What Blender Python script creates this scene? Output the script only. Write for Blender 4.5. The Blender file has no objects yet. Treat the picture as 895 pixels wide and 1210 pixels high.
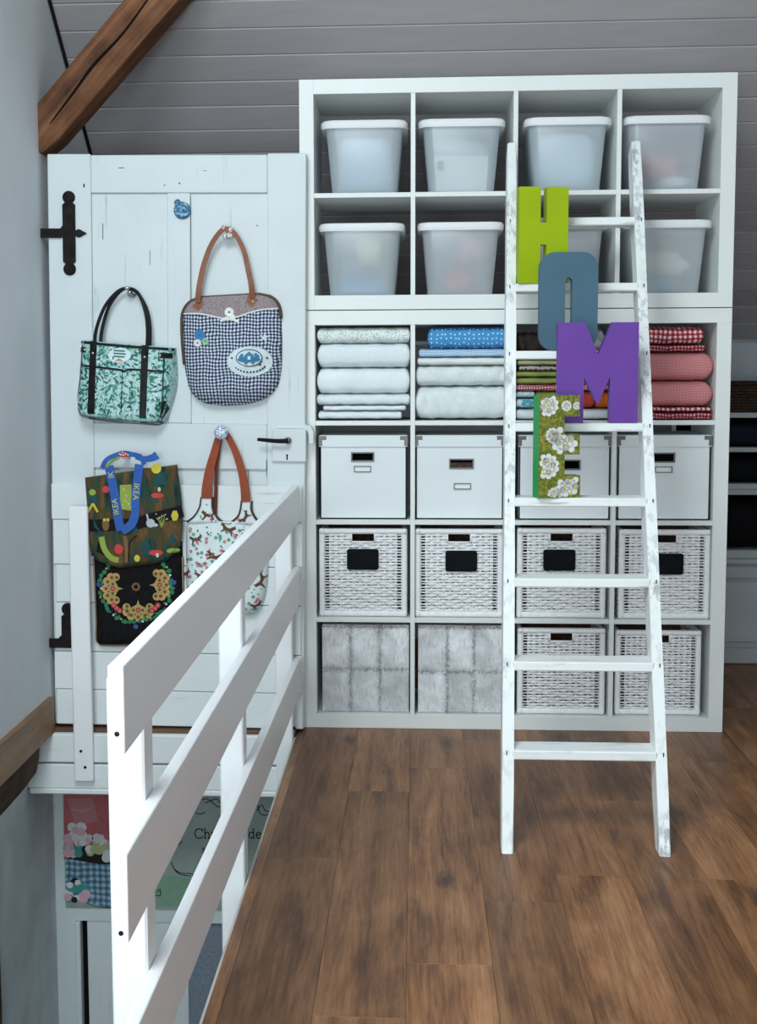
import bpy, bmesh, math, random
from mathutils import Vector, Matrix
PI = math.pi
S = bpy.context.scene
COL = S.collection

# ------------------------------------------------------------------ camera
CAM = Vector((0.40321, -4.53818, 1.27715))
yaw, pitch, roll = 0.0588302, -0.0928707, -0.0040066
fx = Vector((-math.sin(yaw)*math.cos(pitch), math.cos(yaw)*math.cos(pitch), math.sin(pitch)))
rx = Vector((math.cos(yaw), math.sin(yaw), 0)); ux = rx.cross(fx)
r2 = rx*math.cos(roll) + ux*math.sin(roll); u2 = -rx*math.sin(roll) + ux*math.cos(roll)
cd = bpy.data.cameras.new('camera'); cam = bpy.data.objects.new('camera', cd); COL.objects.link(cam)
mw = Matrix(((r2.x, u2.x, -fx.x, CAM.x), (r2.y, u2.y, -fx.y, CAM.y), (r2.z, u2.z, -fx.z, CAM.z), (0, 0, 0, 1)))
cam.matrix_world = mw
cd.sensor_fit = 'VERTICAL'; cd.sensor_height = 36; cd.sensor_width = 36*895/1210
cd.lens = 1525.31*36/1210
cd.shift_x = 45.63/1210; cd.shift_y = -24.21/1210
cd.clip_start = 0.02; cd.clip_end = 60
S.camera = cam

# ------------------------------------------------------------------ light
w = bpy.data.worlds.new('world'); S.world = w; w.use_nodes = True
bg = w.node_tree.nodes['Background']; bg.inputs[0].default_value = (0.76, 0.92, 1.0, 1); bg.inputs[1].default_value = 0.16

def area(name, loc, target, sx, sy, power, col):
    l = bpy.data.lights.new(name, 'AREA'); l.shape = 'RECTANGLE'; l.size = sx; l.size_y = sy; l.energy = power; l.color = col
    o = bpy.data.objects.new(name, l); COL.objects.link(o); o.location = loc
    o.rotation_euler = (Vector(target)-Vector(loc)).to_track_quat('-Z', 'Y').to_euler()
    return o
area('window_daylight', (-0.80, -4.5, 1.35), (0.2, -0.3, 0.45), 1.3, 1.5, 75, (0.80, 0.94, 1.0))
area('roof_window_daylight', (-0.30, -3.1, 3.35), (0.15, -1.8, 0.0), 1.1, 1.3, 125, (0.84, 0.96, 1.0))
area('rear_fill_light', (0.1, -6.0, 1.1), (0.5, 0.0, 0.05), 1.8, 1.4, 102, (0.84, 0.95, 1.0))  # soft fill added behind the camera to lift surfaces facing it
S.view_settings.view_transform = 'Standard'; S.view_settings.look = 'None'; S.view_settings.gamma = 1
S.view_settings.use_curve_mapping = False; S.view_settings.exposure = -0.66

# ------------------------------------------------------------------ materials
class NT:
    def __init__(s, name):
        s.m = bpy.data.materials.new(name); s.m.use_nodes = True; s.t = s.m.node_tree; s.p = s.t.nodes['Principled BSDF']; s._c = None
    def n(s, typ, **kw):
        x = s.t.nodes.new(typ)
        for k, v in kw.items(): setattr(x, k, v)
        return x
    def l(s, a, b): s.t.links.new(a, b)
    def setin(s, sock, v):
        if isinstance(v, (int, float, tuple, list)): sock.default_value = v
        else: s.l(v, sock)
    def coord(s):
        if s._c is None: s._c = s.n('ShaderNodeTexCoord').outputs['Object']
        return s._c
    def scale(s, sc, vec=None, add=None):
        mp = s.n('ShaderNodeMapping'); s.l(vec or s.coord(), mp.inputs[0]); mp.inputs['Scale'].default_value = sc
        if add is not None: s.l(add, mp.inputs['Location'])
        return mp.outputs[0]
    def noise(s, vec, scale=5, detail=4, rough=.5, dist=0):
        x = s.n('ShaderNodeTexNoise'); s.l(vec, x.inputs['Vector']); x.inputs['Scale'].default_value = scale
        x.inputs['Detail'].default_value = detail; x.inputs['Roughness'].default_value = rough; x.inputs['Distortion'].default_value = dist
        return x.outputs['Fac']
    def voro(s, vec, scale=5, feat='F1', out='Distance', rnd=1):
        x = s.n('ShaderNodeTexVoronoi', feature=feat); s.l(vec, x.inputs['Vector']); x.inputs['Scale'].default_value = scale
        x.inputs['Randomness'].default_value = rnd
        return x.outputs[out]
    def ramp(s, f, stops, interp='LINEAR'):
        x = s.n('ShaderNodeValToRGB'); x.color_ramp.interpolation = interp; e = x.color_ramp.elements
        while len(e) < len(stops): e.new(0.5)
        for i, (p, c) in enumerate(stops):
            e[i].position = p; e[i].color = (*c, 1) if isinstance(c, tuple) else (c, c, c, 1)
        s.l(f, x.inputs[0]); return x.outputs[0]
    def mix(s, f, a, b, mode='MIX'):
        x = s.n('ShaderNodeMix', data_type='RGBA', blend_type=mode)
        s.setin(x.inputs[0], f)
        for i, v in ((6, a), (7, b)):
            s.setin(x.inputs[i], (*v, 1) if isinstance(v, tuple) and len(v) == 3 else v)
        return x.outputs[2]
    def math(s, op, a, b=0.0, c=None):
        x = s.n('ShaderNodeMath', operation=op); s.setin(x.inputs[0], a); s.setin(x.inputs[1], b)
        if c is not None: s.setin(x.inputs[2], c)
        return x.outputs[0]
    def sep(s, vec=None):
        x = s.n('ShaderNodeSeparateXYZ'); s.l(vec or s.coord(), x.inputs[0]); return x.outputs
    def bump(s, h, strength=.3, dist=.01):
        b = s.n('ShaderNodeBump'); b.inputs['Strength'].default_value = strength; b.inputs['Distance'].default_value = dist
        s.l(h, b.inputs['Height']); s.l(b.outputs[0], s.p.inputs['Normal'])
    def rnd(s): return s.n('ShaderNodeObjectInfo').outputs['Random']
    def color(s, v): s.setin(s.p.inputs['Base Color'], (*v, 1) if isinstance(v, tuple) else v)
    def fin(s, rough=.6, metal=0, spec=.5):
        s.p.inputs['Roughness'].default_value = rough; s.p.inputs['Metallic'].default_value = metal
        s.p.inputs['Specular IOR Level'].default_value = spec
        return s.m

def plain(name, c, rough=.6, var=.12, sc=8, bump=.0, bs=60, metal=0, spec=None):
    if spec is None: spec = .12 if max(c) < .05 else .3
    t = NT(name); nz = t.noise(t.coord(), sc, 4)
    t.color(t.mix(t.ramp(nz, [(.3, 0.0), (.7, 1.0)]), tuple(x*(1-var) for x in c), tuple(min(1, x*(1+var)) for x in c)))
    if bump: t.bump(t.noise(t.coord(), bs, 3), bump, .004)
    return t.fin(rough, metal, spec)

def paint(name, c, wear=.0, wearc=(.28, .27, .26), rough=.45, grain=(1, 1, .06), sc=60, bump=.12, var=.06):
    t = NT(name); v = t.scale(grain); g = t.noise(v, sc, 5, .6)
    big = t.noise(t.coord(), 5, 3)
    col = t.mix(big, tuple(x*(1-var) for x in c), tuple(min(1, x*(1+var)) for x in c))
    if wear:
        wf = t.math('MULTIPLY', t.ramp(g, [(.62-wear*.2, 0.0), (.72-wear*.2, 1.0)]), t.ramp(t.noise(t.coord(), 7, 3), [(.52-.15*wear, 0.0), (.66, 1.0)]))
        col = t.mix(t.math('MULTIPLY', wf, .75), col, wearc)
    t.color(col); t.bump(g, bump, .004)
    return t.fin(rough, 0, .4)

def gingham(name, a, mid, b, size=.012, ax=(0, 2), rough=.85, warp=.002):
    t = NT(name); c = t.coord(); o = t.sep(c); nz = t.math('MULTIPLY', t.noise(c, 14, 2), warp*10)
    f = []
    for k in ax:
        m = t.math('FRACT', t.math('DIVIDE', t.math('ADD', o[k], nz), size*2)); f.append(t.math('GREATER_THAN', m, .5))
    sm = t.math('ADD', f[0], f[1])
    col = t.mix(t.math('GREATER_THAN', sm, .5), a, mid); col = t.mix(t.math('GREATER_THAN', sm, 1.5), col, b)
    t.color(col); t.bump(t.noise(c, 400, 2), .15, .002)
    return t.fin(rough, 0, .2)

def wood_floor():
    t = NT('laminate_oak'); r = t.rnd(); off = t.n('ShaderNodeCombineXYZ')
    t.l(t.math('MULTIPLY', r, 37.0), off.inputs[0]); t.l(t.math('MULTIPLY', r, 91.0), off.inputs[1])
    add = t.n('ShaderNodeVectorMath', operation='ADD'); t.l(t.coord(), add.inputs[0]); t.l(off.outputs[0], add.inputs[1]); v = add.outputs[0]
    fine = t.noise(t.scale((1, .05, 1), v), 120, 5, .7)
    broad = t.noise(t.scale((1, .10, 1), v), 15, 5, .62, 1.2)
    patch = t.noise(t.scale((1, .42, 1), v), 6.0, 4, .6, .8)
    kv = t.voro(t.scale((1, .36, 1), v), 5.6, 'F1', 'Distance')
    knot = t.ramp(t.math('ADD', kv, t.math('MULTIPLY', t.math('SUBTRACT', t.noise(t.scale((1, .35, 1), v), 34, 4, .7), .5), .34)), [(.02, 1.0), (.08, .7), (.17, .18), (.28, 0.0)])
    strip = t.ramp(t.noise(t.scale((1, .02, 1), v), 17, 1), [(.35, 0.0), (.65, 1.0)])
    f = t.math('ADD', t.math('ADD', t.math('MULTIPLY', fine, .34), t.math('MULTIPLY', broad, .38)), t.math('ADD', t.math('MULTIPLY', patch, .28), t.math('MULTIPLY', strip, .07)))
    c1 = t.ramp(f, [(.38, (.068, .027, .012)), (.47, (.150, .064, .028)), (.55, (.255, .116, .053)), (.67, (.40, .205, .104))])
    c2 = t.mix(t.math('MULTIPLY', knot, .85), c1, (.028, .012, .008))
    val = t.math('MULTIPLY_ADD', r, .42, .70)
    hs = t.n('ShaderNodeHueSaturation'); t.l(c2, hs.inputs['Color']); t.l(val, hs.inputs['Value']); hs.inputs['Saturation'].default_value = 1.06
    t.color(hs.outputs[0]); t.bump(fine, .08, .003)
    return t.fin(.40, 0, .4)

def timber(name, a, b, c, ax=2, sc=40, rough=.75):
    t = NT(name); s = [1, 1, 1]; s[ax] = .07
    g = t.noise(t.scale(tuple(s)), sc, 6, .65, .4); big = t.noise(t.coord(), 9, 3)
    t.color(t.ramp(t.math('ADD', t.math('MULTIPLY', g, .6), t.math('MULTIPLY', big, .4)), [(.32, a), (.5, b), (.68, c)]))
    t.bump(g, .5, .006); return t.fin(rough, 0, .3)

def roof_paint():
    t = NT('grey_painted_boards'); r = t.rnd(); nz = t.noise(t.scale((.15, 1, 1)), 30, 4)
    c = t.mix(nz, (.38, .352, .36), (.475, .44, .447))
    hs = t.n('ShaderNodeHueSaturation'); t.l(c, hs.inputs['Color']); t.l(t.math('MULTIPLY_ADD', r, .2, .9), hs.inputs['Value'])
    t.color(hs.outputs[0]); t.bump(nz, .1, .004); return t.fin(.5, 0, .35)

def green_print(name, base, greens, sc=55):
    t = NT(name); c = t.scale((1, 1, .8)); d = t.noise(c, 28, 2)
    k = t.noise(c, sc, 3, .6, 1.6); st = t.sep(); 
    col = t.ramp(k, [(.36, greens[1]), (.44, tuple((a+b)/2 for a, b in zip(greens[1], base))), (.52, base), (.60, base), (.66, greens[1])])
    col = t.mix(t.ramp(d, [(.42, 1.0), (.6, 0.0)]), col, greens[1], 'MIX') if False else col
    t.color(col); return t.fin(.35, 0, .5)

def dots(name, base, dot, sc=60, thr=.2, rough=.85):
    t = NT(name); o_ = t.sep(); cb = t.n('ShaderNodeCombineXYZ'); t.l(o_[0], cb.inputs[0]); t.l(o_[2], cb.inputs[1])
    vo = t.n('ShaderNodeTexVoronoi', voronoi_dimensions='2D'); t.l(cb.outputs[0], vo.inputs['Vector']); vo.inputs['Scale'].default_value = sc; vo.inputs['Randomness'].default_value = .45; d = vo.outputs['Distance']
    t.color(t.mix(t.math('LESS_THAN', d, thr), base, dot)); return t.fin(rough, 0, .2)

def plastic(name, c, see=.3):
    m = bpy.data.materials.new(name); m.use_nodes = True; t = m.node_tree; t.nodes.remove(t.nodes['Principled BSDF'])
    o = t.nodes['Material Output']; d = t.nodes.new('ShaderNodeBsdfDiffuse'); tr = t.nodes.new('ShaderNodeBsdfTranslucent'); tp = t.nodes.new('ShaderNodeBsdfTransparent'); gl = t.nodes.new('ShaderNodeBsdfGlossy')
    d.inputs[0].default_value = (*c, 1); tr.inputs[0].default_value = (*c, 1); gl.inputs['Roughness'].default_value = .3
    nz = t.nodes.new('ShaderNodeTexNoise'); nz.inputs['Scale'].default_value = 6
    cr = t.nodes.new('ShaderNodeMix'); cr.data_type = 'RGBA'; t.links.new(nz.outputs['Fac'], cr.inputs[0])
    cr.inputs[6].default_value = (*[x*.94 for x in c], 1); cr.inputs[7].default_value = (*c, 1); t.links.new(cr.outputs[2], d.inputs[0])
    def mx(f, a, b):
        x = t.nodes.new('ShaderNodeMixShader'); x.inputs[0].default_value = f; t.links.new(a, x.inputs[1]); t.links.new(b, x.inputs[2]); return x.outputs[0]
    t.links.new(mx(.06, mx(see, mx(.45, d.outputs[0], tr.outputs[0]), tp.outputs[0]), gl.outputs[0]), o.inputs[0])
    return m

def speckle(name, a, b, sc=120, th=.5, rough=.9):
    t = NT(name); n = t.noise(t.coord(), sc, 2); t.color(t.ramp(n, [(th-.03, a), (th+.03, b)])); t.bump(n, .2, .002); return t.fin(rough, 0, .2)

WHITE = (.80, .82, .82)
m_floor = wood_floor(); m_roof = roof_paint()
m_shelf = plain('white_melamine', (.80, .82, .80), .4, .02, 4, spec=.4)
m_wall = plain('grey_white_plaster', (.69, .72, .75), .9, .05, 3, .12, 90)
m_lwall = plain('old_limewash', (.60, .63, .64), .9, .14, 6, .4, 30)
m_door = paint('distressed_white_door_paint', (.67, .715, .725), .14, (.36, .38, .39), .5, (1, 1, .05), 55, .15)
m_plankw = paint('white_plank_paint', (.77, .80, .80), .1, (.45, .46, .47), .5, (.05, 1, 1), 55, .15)
m_rail = paint('white_railing_paint', (.90, .885, .895), .0, (.6, .6, .6), .38, (1, .05, 1), 45, .12, .03)
m_post = paint('white_post_paint', (.86, .86, .87), .0, (.6, .6, .6), .4, (1, 1, .05), 45, .12, .03)
m_ladder = paint('worn_white_ladder_paint', (.84, .86, .85), .75, (.30, .30, .31), .5, (1, 1, .09), 60, .2)
m_tread = paint('worn_white_tread_paint', (.85, .87, .86), .55, (.36, .36, .37), .5, (.09, 1, 1), 60, .2)
m_beam = timber('old_brown_beam', (.035, .013, .007), (.15, .058, .025), (.29, .13, .06), 2, 34)
m_rough = timber('rough_dark_timber', (.022, .012, .007), (.07, .037, .02), (.13, .075, .042), 1, 30, .9)
m_base = timber('oak_baseboard', (.16, .085, .042), (.27, .15, .075), (.36, .21, .11), 1, 40, .5)
m_thresh = timber('threshold_wood', (.08, .042, .022), (.15, .08, .045), (.22, .12, .07), 0, 40, .6)
m_iron = plain('black_wrought_iron', (.013, .010, .010), .6, .5, 40, .4, 60)
m_black = plain('black_leather', (.012, .012, .013), .3, .3, 30, .1, 90)
m_blackm = plain('matte_black', (.012, .012, .014), .8, .3, 30)
m_chrome = plain('chrome', (.62, .62, .63), .18, .05, 10, metal=1)
m_steel = plain('brushed_steel', (.16, .155, .15), .45, .1, 30, metal=.5)
m_brass = plain('rivet_metal', (.66, .58, .46), .3, .1, 30, metal=.9)
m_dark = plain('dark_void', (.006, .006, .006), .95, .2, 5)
m_crack = plain('dark_crack', (.03, .032, .033), .95, .2, 20)
m_card = plain('white_cardboard', (.80, .84, .86), .6, .025, 3)
m_wick = plain('white_wicker', (.90, .90, .91), .6, .05, 60, .1, 200)
m_dwick = plain('dark_wicker', (.055, .028, .018), .7, .5, 60)
def fur_mat():
    t = NT('white_grey_hide'); r = t.rnd(); g = t.noise(t.scale((1, 1, .22)), 130, 5, .7); big = t.noise(t.coord(), 16, 3)
    c = t.mix(t.ramp(big, [(.35, 0.0), (.65, 1.0)]), (.62, .63, .65), (.86, .88, .90)); c = t.mix(t.ramp(g, [(.34, .6), (.48, 0.0)]), c, (.42, .40, .39))
    hs = t.n('ShaderNodeHueSaturation'); t.l(c, hs.inputs['Color']); t.l(t.math('MULTIPLY_ADD', r, .30, .82), hs.inputs['Value']); t.color(hs.outputs[0]); t.bump(g, .6, .006); return t.fin(.95, 0, .1)
m_fur = fur_mat()
m_furd = plain('seam_hair', (.24, .23, .23), .95, .3, 80)
m_bin = plastic('frosted_plastic', (.84, .90, .94), .30)
m_lid = plain('white_plastic_lid', (.80, .81, .82), .4, .03, 4)

# ------------------------------------------------------------------ mesh helpers
def T(bm): return len(bm.verts)
def box(bm, x0, x1, y0, y1, z0, z1, bev=0, seg=1, M=None):
    v = [bm.verts.new((x, y, z)) for z in (z0, z1) for y in (y0, y1) for x in (x0, x1)]
    fs = [bm.faces.new([v[i] for i in q]) for q in ((0, 2, 3, 1), (4, 5, 7, 6), (0, 1, 5, 4), (2, 6, 7, 3), (0, 4, 6, 2), (1, 3, 7, 5))]
    if bev:
        es = list({e for f in fs for e in f.edges})
        r = bmesh.ops.bevel(bm, geom=es, offset=bev, segments=seg, affect='EDGES', profile=.5, clamp_overlap=True)
        v = list({x for f in r['faces'] for x in f.verts} | {x for x in v if x.is_valid})
    if M is not None:
        for x in v: x.co = M @ x.co
    return v
def prism(bm, pts, d0, d1, axis='y', M=None):
    def P(a, b, d): return {'y': (a, d, b), 'x': (d, a, b), 'z': (a, b, d)}[axis]
    n = len(pts); A = [bm.verts.new(P(a, b, d0)) for a, b in pts]; B = [bm.verts.new(P(a, b, d1)) for a, b in pts]
    bm.faces.new(A); bm.faces.new(B[::-1])
    for i in range(n): bm.faces.new((A[i], B[i], B[(i+1) % n], A[(i+1) % n]))
    if M is not None:
        for x in A+B: x.co = M @ x.co
def tube(bm, path, rad, n=8, cap=True, flat=None, up=None):
    path = [Vector(p) for p in path]; rings = []; prev = None
    for i, p in enumerate(path):
        t = (path[min(i+1, len(path)-1)] - path[max(i-1, 0)]).normalized()
        if prev is None:
            a = Vector(up) if up else (Vector((0, 0, 1)) if abs(t.z) < .9 else Vector((1, 0, 0)))
        else: a = prev
        s = (a - t*a.dot(t)).normalized(); prev = s; q = t.cross(s)
        r = rad(i/(len(path)-1)) if callable(rad) else rad
        ra, rb = (r, r) if flat is None else (r, r*flat)
        rings.append([bm.verts.new(p + s*(ra*math.cos(2*PI*k/n)) + q*(rb*math.sin(2*PI*k/n))) for k in range(n)])
    for A, B in zip(rings, rings[1:]):
        for k in range(n): bm.faces.new((A[k], A[(k+1) % n], B[(k+1) % n], B[k]))
    if cap: bm.faces.new(rings[0][::-1]); bm.faces.new(rings[-1])
def lathe(bm, prof, n=20, M=None, axis='z'):
    # prof: (radius, height)
    rings = []
    for r, h in prof:
        if r < 1e-6: ring = [bm.verts.new((0, 0, h))]
        else: ring = [bm.verts.new((r*math.cos(2*PI*k/n), r*math.sin(2*PI*k/n), h)) for k in range(n)]
        rings.append(ring)
    for A, B in zip(rings, rings[1:]):
        for k in range(n):
            k2 = (k+1) % n
            if len(A) == 1 and len(B) == 1: continue
            if len(A) == 1: bm.faces.new((A[0], B[k], B[k2]))
            elif len(B) == 1: bm.faces.new((A[k], B[0], A[k2]))
            else: bm.faces.new((A[k], B[k], B[k2], A[k2]))
    vs = [v for r in rings for v in r]
    R_ = Matrix.Rotation(PI/2, 4, 'X') if axis == 'y' else Matrix()   # axis y: height runs towards -Y
    for v in vs: v.co = (M or Matrix()) @ (R_ @ v.co)
def ball(bm, c, r, sx=1, sy=1, sz=1, u=12, v=8):
    k = bmesh.ops.create_uvsphere(bm, u_segments=u, v_segments=v, radius=r)
    for x in k['verts']: x.co = Vector((x.co.x*sx, x.co.y*sy, x.co.z*sz)) + Vector(c)
def catmull(pts, n=8):
    pts = [Vector(p) for p in pts]; out = []
    for i in range(len(pts)-1):
        p0 = pts[max(i-1, 0)]; p1 = pts[i]; p2 = pts[i+1]; p3 = pts[min(i+2, len(pts)-1)]
        for k in range(n):
            t = k/n
            out.append(.5*((2*p1) + (p2-p0)*t + (2*p0-5*p1+4*p2-p3)*t*t + (3*p1-p0-3*p2+p3)*t**3))
    out.append(pts[-1]); return out

def mesh(name, bm, smooth=False):
    bmesh.ops.recalc_face_normals(bm, faces=bm.faces)
    me = bpy.data.meshes.new(name); bm.to_mesh(me); bm.free()
    if smooth: me.polygons.foreach_set('use_smooth', [True]*len(me.polygons))
    return me
def obj(name, bm, mat, parent=None, smooth=False, auto=False, world=True):
    """bm in world coordinates unless world=False; made relative to an (unrotated) parent"""
    if parent is not None and world:
        o = Vector((0, 0, 0)); q = parent
        while q is not None: o += q.location; q = q.parent
        for v in bm.verts: v.co -= o
    me = mesh(name, bm, smooth or auto); me.materials.append(mat)
    if auto: me.set_sharp_from_angle(angle=math.radians(35))
    ob = bpy.data.objects.new(name, me); COL.objects.link(ob)
    if parent is not None: ob.parent = parent
    return ob
def solo(name, bm, mat, org, label, cat, group=None, smooth=False, auto=False, kind=None):
    o = Vector(org)
    for v in bm.verts: v.co -= o
    ob = obj(name, bm, mat, None, smooth, auto); ob.location = o
    return tag(ob, label, cat, group, kind)
def tag(o, label, cat, group=None, kind=None):
    o['label'] = label
    if cat: o['category'] = cat
    if group: o['group'] = group
    if kind: o['kind'] = kind
    return o
def thing(name, label, cat, loc=(0, 0, 0), rot=(0, 0, 0), group=None, kind=None):
    o = bpy.data.objects.new(name, None); COL.objects.link(o); o.location = loc; o.rotation_euler = rot; o.empty_display_size = .05
    return tag(o, label, cat, group, kind)
def struct(name, bm, mat, label, cat, **k):
    return tag(obj(name, bm, mat, None, **k), label, cat, None, 'structure')
def B(): return bmesh.new()
def bx(*a, **k):
    bm = B(); box(bm, *a, **k); return bm
def copy_tree(o, parent=None):
    c = o.copy(); COL.objects.link(c); c.parent = parent
    for ch in list(o.children): copy_tree(ch, c)
    return c
def text_bm(bm, s, size, M, depth=.0006, align='CENTER'):
    cu = bpy.data.curves.new('t', 'FONT'); cu.body = s; cu.size = size; cu.extrude = depth; cu.align_x = align; cu.align_y = 'CENTER'; cu.resolution_u = 3
    ob = bpy.data.objects.new('t', cu); COL.objects.link(ob)
    dg = bpy.context.evaluated_depsgraph_get(); me = bpy.data.meshes.new_from_object(ob.evaluated_get(dg))
    n0 = len(bm.verts); bm.from_mesh(me); bm.verts.ensure_lookup_table()
    for v in bm.verts[n0:]: v.co = M @ v.co
    bpy.data.objects.remove(ob); bpy.data.curves.remove(cu); bpy.data.meshes.remove(me)

# ================================================================== SETTING
rng = random.Random(7)
EX = -.015          # floor edge over the stairwell
# --- floor
bm = B(); box(bm, EX, 2.75, -6.4, 1.62, -.20, -.008); box(bm, -.905, EX, -.085, 1.62, -.20, -.008)
floor = struct('floor', bm, m_thresh, 'brown oak laminate floor running from the stairwell edge to the shelf', 'floor')
PW = .186; PL = 1.385
joint = {1: -.70, 2: -.46, 4: -1.335, 6: -1.345, 0: -1.25, 3: -.12, 5: -.75, 7: -.35, 8: -1.05}
for k in range(-1, 15):
    x0 = .199 + (k-1)*PW; x1 = x0 + PW
    x0 = max(x0, EX)
    if x1 - x0 < .01: continue
    x1 = min(x1, 2.75)
    j = joint.get(k, -rng.random()*PL)
    y = j - PL*4
    while y < 1.6:
        a, b = max(y, -6.4), min(y+PL, 1.62); y += PL
        if b - a < .03: continue
        cx, cy = (x0+x1)/2, (a+b)/2
        bm = bx(x0-cx+.0002, x1-cx-.0002, a-cy+.0002, b-cy-.0002, -.009, 0, bev=.0006)
        o = obj('plank', bm, m_floor); o.parent = floor; o.location = (cx, cy, 0)
bm = bx(EX-.006, EX, -6.4, -.125, -.03, .0005, bev=.001)
trim2 = struct('trim_2', bm, plain('pale_edge_strip', (.52, .47, .42), .5), 'thin pale edge strip along the floor above the stairs', 'trim')

# --- sloping boarded ceiling
SL = math.atan2(2.592-2.157, .645-.111); P0 = Vector((0, .111, 2.592))   # a point on the slope
dn = Vector((0, math.cos(SL), -math.sin(SL))); nn = Vector((0, -math.sin(SL), -math.cos(SL)))  # down-slope, into the room
rot = Matrix(((1, 0, 0), (0, dn.y, -nn.y), (0, dn.z, -nn.z)))            # local x, along slope, outward
ceil = struct('ceiling', bx(-1.8, 1.8, -1.8, 1.86, .012, .14), plain('dark_batten', (.05, .048, .05), .9), 'sloping roof lined with grey painted tongue and groove boards', 'ceiling')
ceil.matrix_world = Matrix.Translation(P0 + Vector((.9, 0, 0))) @ rot.to_4x4()
BWD = .1155
t0 = (Vector((0, .412, 2.386)) - P0).dot(dn)     # a measured joint
k0 = math.floor((-1.8 - t0)/BWD); me_p = None
for k in range(k0+1, 40):
    a = t0 + k*BWD
    if a > 1.86: break
    if me_p is None:
        b2 = B(); box(b2, -1.8, 1.8, .0012, BWD-.0012, -.002, .014, bev=.0035); me_p = mesh('board', b2); me_p.materials.append(m_roof)
    o = bpy.data.objects.new('board', me_p); COL.objects.link(o); o.parent = ceil; o.location = (0, a, 0)
# --- walls
struct('wall_left', bx(-1.10, -.90, -6.4, 1.7, -.005, 4.0), m_wall, 'pale grey plastered wall on the left above the stairs', 'wall')
struct('wall_right', bx(2.75, 2.9, -6.4, 1.7, -.2, 4.0), m_wall, 'pale plastered wall to the right of the shelves', 'wall')
struct('wall_back', bx(-.9, 2.75, 1.56, 1.7, -.05, 1.40), m_wall, 'low grey knee wall under the roof slope', 'wall')
struct('wall_stairwell_left', bx(-1.25, -.98, -4.2, .34, -2.4, -.02), m_lwall, 'old whitewashed wall going down beside the stairs', 'wall')
bm = B()
box(bm, -.98, .12, .20, .34, -.829, -.215); box(bm, -.98, -.905, .20, .34, -2.4, -.829); box(bm, .0, .12, .20, .34, -2.4, -.829)
struct('wall_stairwell_back', bm, paint('white_boarding', (.62, .67, .68), .1, rough=.5), 'white boarded wall below the landing holding the poster', 'wall')
struct('wall_stairwell_right', bx(.12, .25, -4.2, .34, -2.4, -.2), m_lwall, 'whitewashed wall under the edge of the floor', 'wall')
struct('floor_stairwell', bx(-1.25, .25, -4.2, .9, -2.5, -2.4), plain('grey_stone', (.25, .26, .28), .8), 'grey floor at the bottom of the stairwell', 'floor')
# lower door: white leaf, black gap, grey felt panel
d2 = thing('door_2', 'white lower door with a grey panel, half hidden behind the railing', 'door', (-.9, .2, -2.39), kind='structure')
obj('frame', bx(-.905, -.885, .185, .25, -2.39, -.831, bev=.003), m_door, d2)
obj('leaf', bx(-.862, -.47, .205, .245, -2.39, -.832, bev=.003), m_door, d2)
obj('gap', bx(-.885, -.862, .225, .25, -2.39, -.831), m_dark, d2)
obj('panel', bx(-.47, .0, .215, .245, -2.39, -.832, bev=.002), plain('blue_grey_felt', (.20, .24, .29), .95, .2, 120, .3, 250), d2)
# fascia under the door
fa = thing('trim_1', 'white painted two-board fascia under the old door', 'trim', (-.98, -.12, -.215), kind='structure')
obj('board', bx(-.98, -.03, -.12, -.09, -.105, -.002, bev=.004), m_plankw, fa)
obj('board', bx(-.98, -.03, -.12, -.09, -.200, -.112, bev=.004), m_plankw, fa)
obj('moulding', bx(-.972, -.03, -.124, -.09, -.220, -.2005, bev=.004), m_plankw, fa)
struct('trim_3', bx(-.90, -.02, -.088, -.008, -.009, .008, bev=.002), m_thresh, 'brown wooden threshold strip below the door', 'trim')
# baseboard + old timbers at the left wall
struct('baseboard_left', bx(-.903, -.882, -6.3, -.095, -.004, .128, bev=.003), m_base, 'brown oak baseboard along the left wall', 'baseboard')
bm = B(); rr = random.Random(3)
ys = [-4.0 + i*.16 for i in range(24)]
rows = []
for y in ys + [-.17]:
    j = rr.uniform(-.007, .007); z0 = -.135 + rr.uniform(-.02, .012)
    rows.append([bm.verts.new(p) for p in ((-.99, y, -.006), (-.915+j, y, -.006), (-.92+j*.6, y, -.07), (-.93-j, y, z0), (-.99, y, z0-.005))])
for a, b in zip(rows, rows[1:]):
    for k in range(5): bm.faces.new((a[k], a[(k+1) % 5], b[(k+1) % 5], b[k]))
bm.faces.new(rows[0]); bm.faces.new(rows[-1][::-1])
solo('sill_beam', bm, m_rough, (-.95, -2, -.13), 'rough dark old sill timber under the oak baseboard', 'beam')
bm = B(); prism(bm, [(-.80, -2.39), (-.545, -2.39), (-.55, -1.2), (-.535, -.8), (-.54, -.55), (-.555, -.3), (-.60, -.17), (-.80, -.17)], -.9795, -.955, 'x')
solo('timber_post', bm, m_rough, (-.97, -.66, -2.39), 'dark rough timber post let into the whitewashed stair wall', 'post')
# diagonal beam
bd = Vector((.46, 0, .50)).normalized(); bp = Vector((bd.z, 0, -bd.x))
A0 = Vector((-.882, 0, 2.122)); bm = B()
pts = [(-.05, -.066), (.6, -.07), (1.4, -.066), (1.4, .064), (.6, .07), (.0, .066), (-.075, .052), (-.085, -.03)]
prism(bm, pts, -.055, .075, 'z')
es = [e for e in bm.edges]; bmesh.ops.bevel(bm, geom=es, offset=.006, segments=1, affect='EDGES')
MB_ = Matrix(((bp.x, 0, bd.x), (0, 1, 0), (bp.z, 0, bd.z)))
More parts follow.
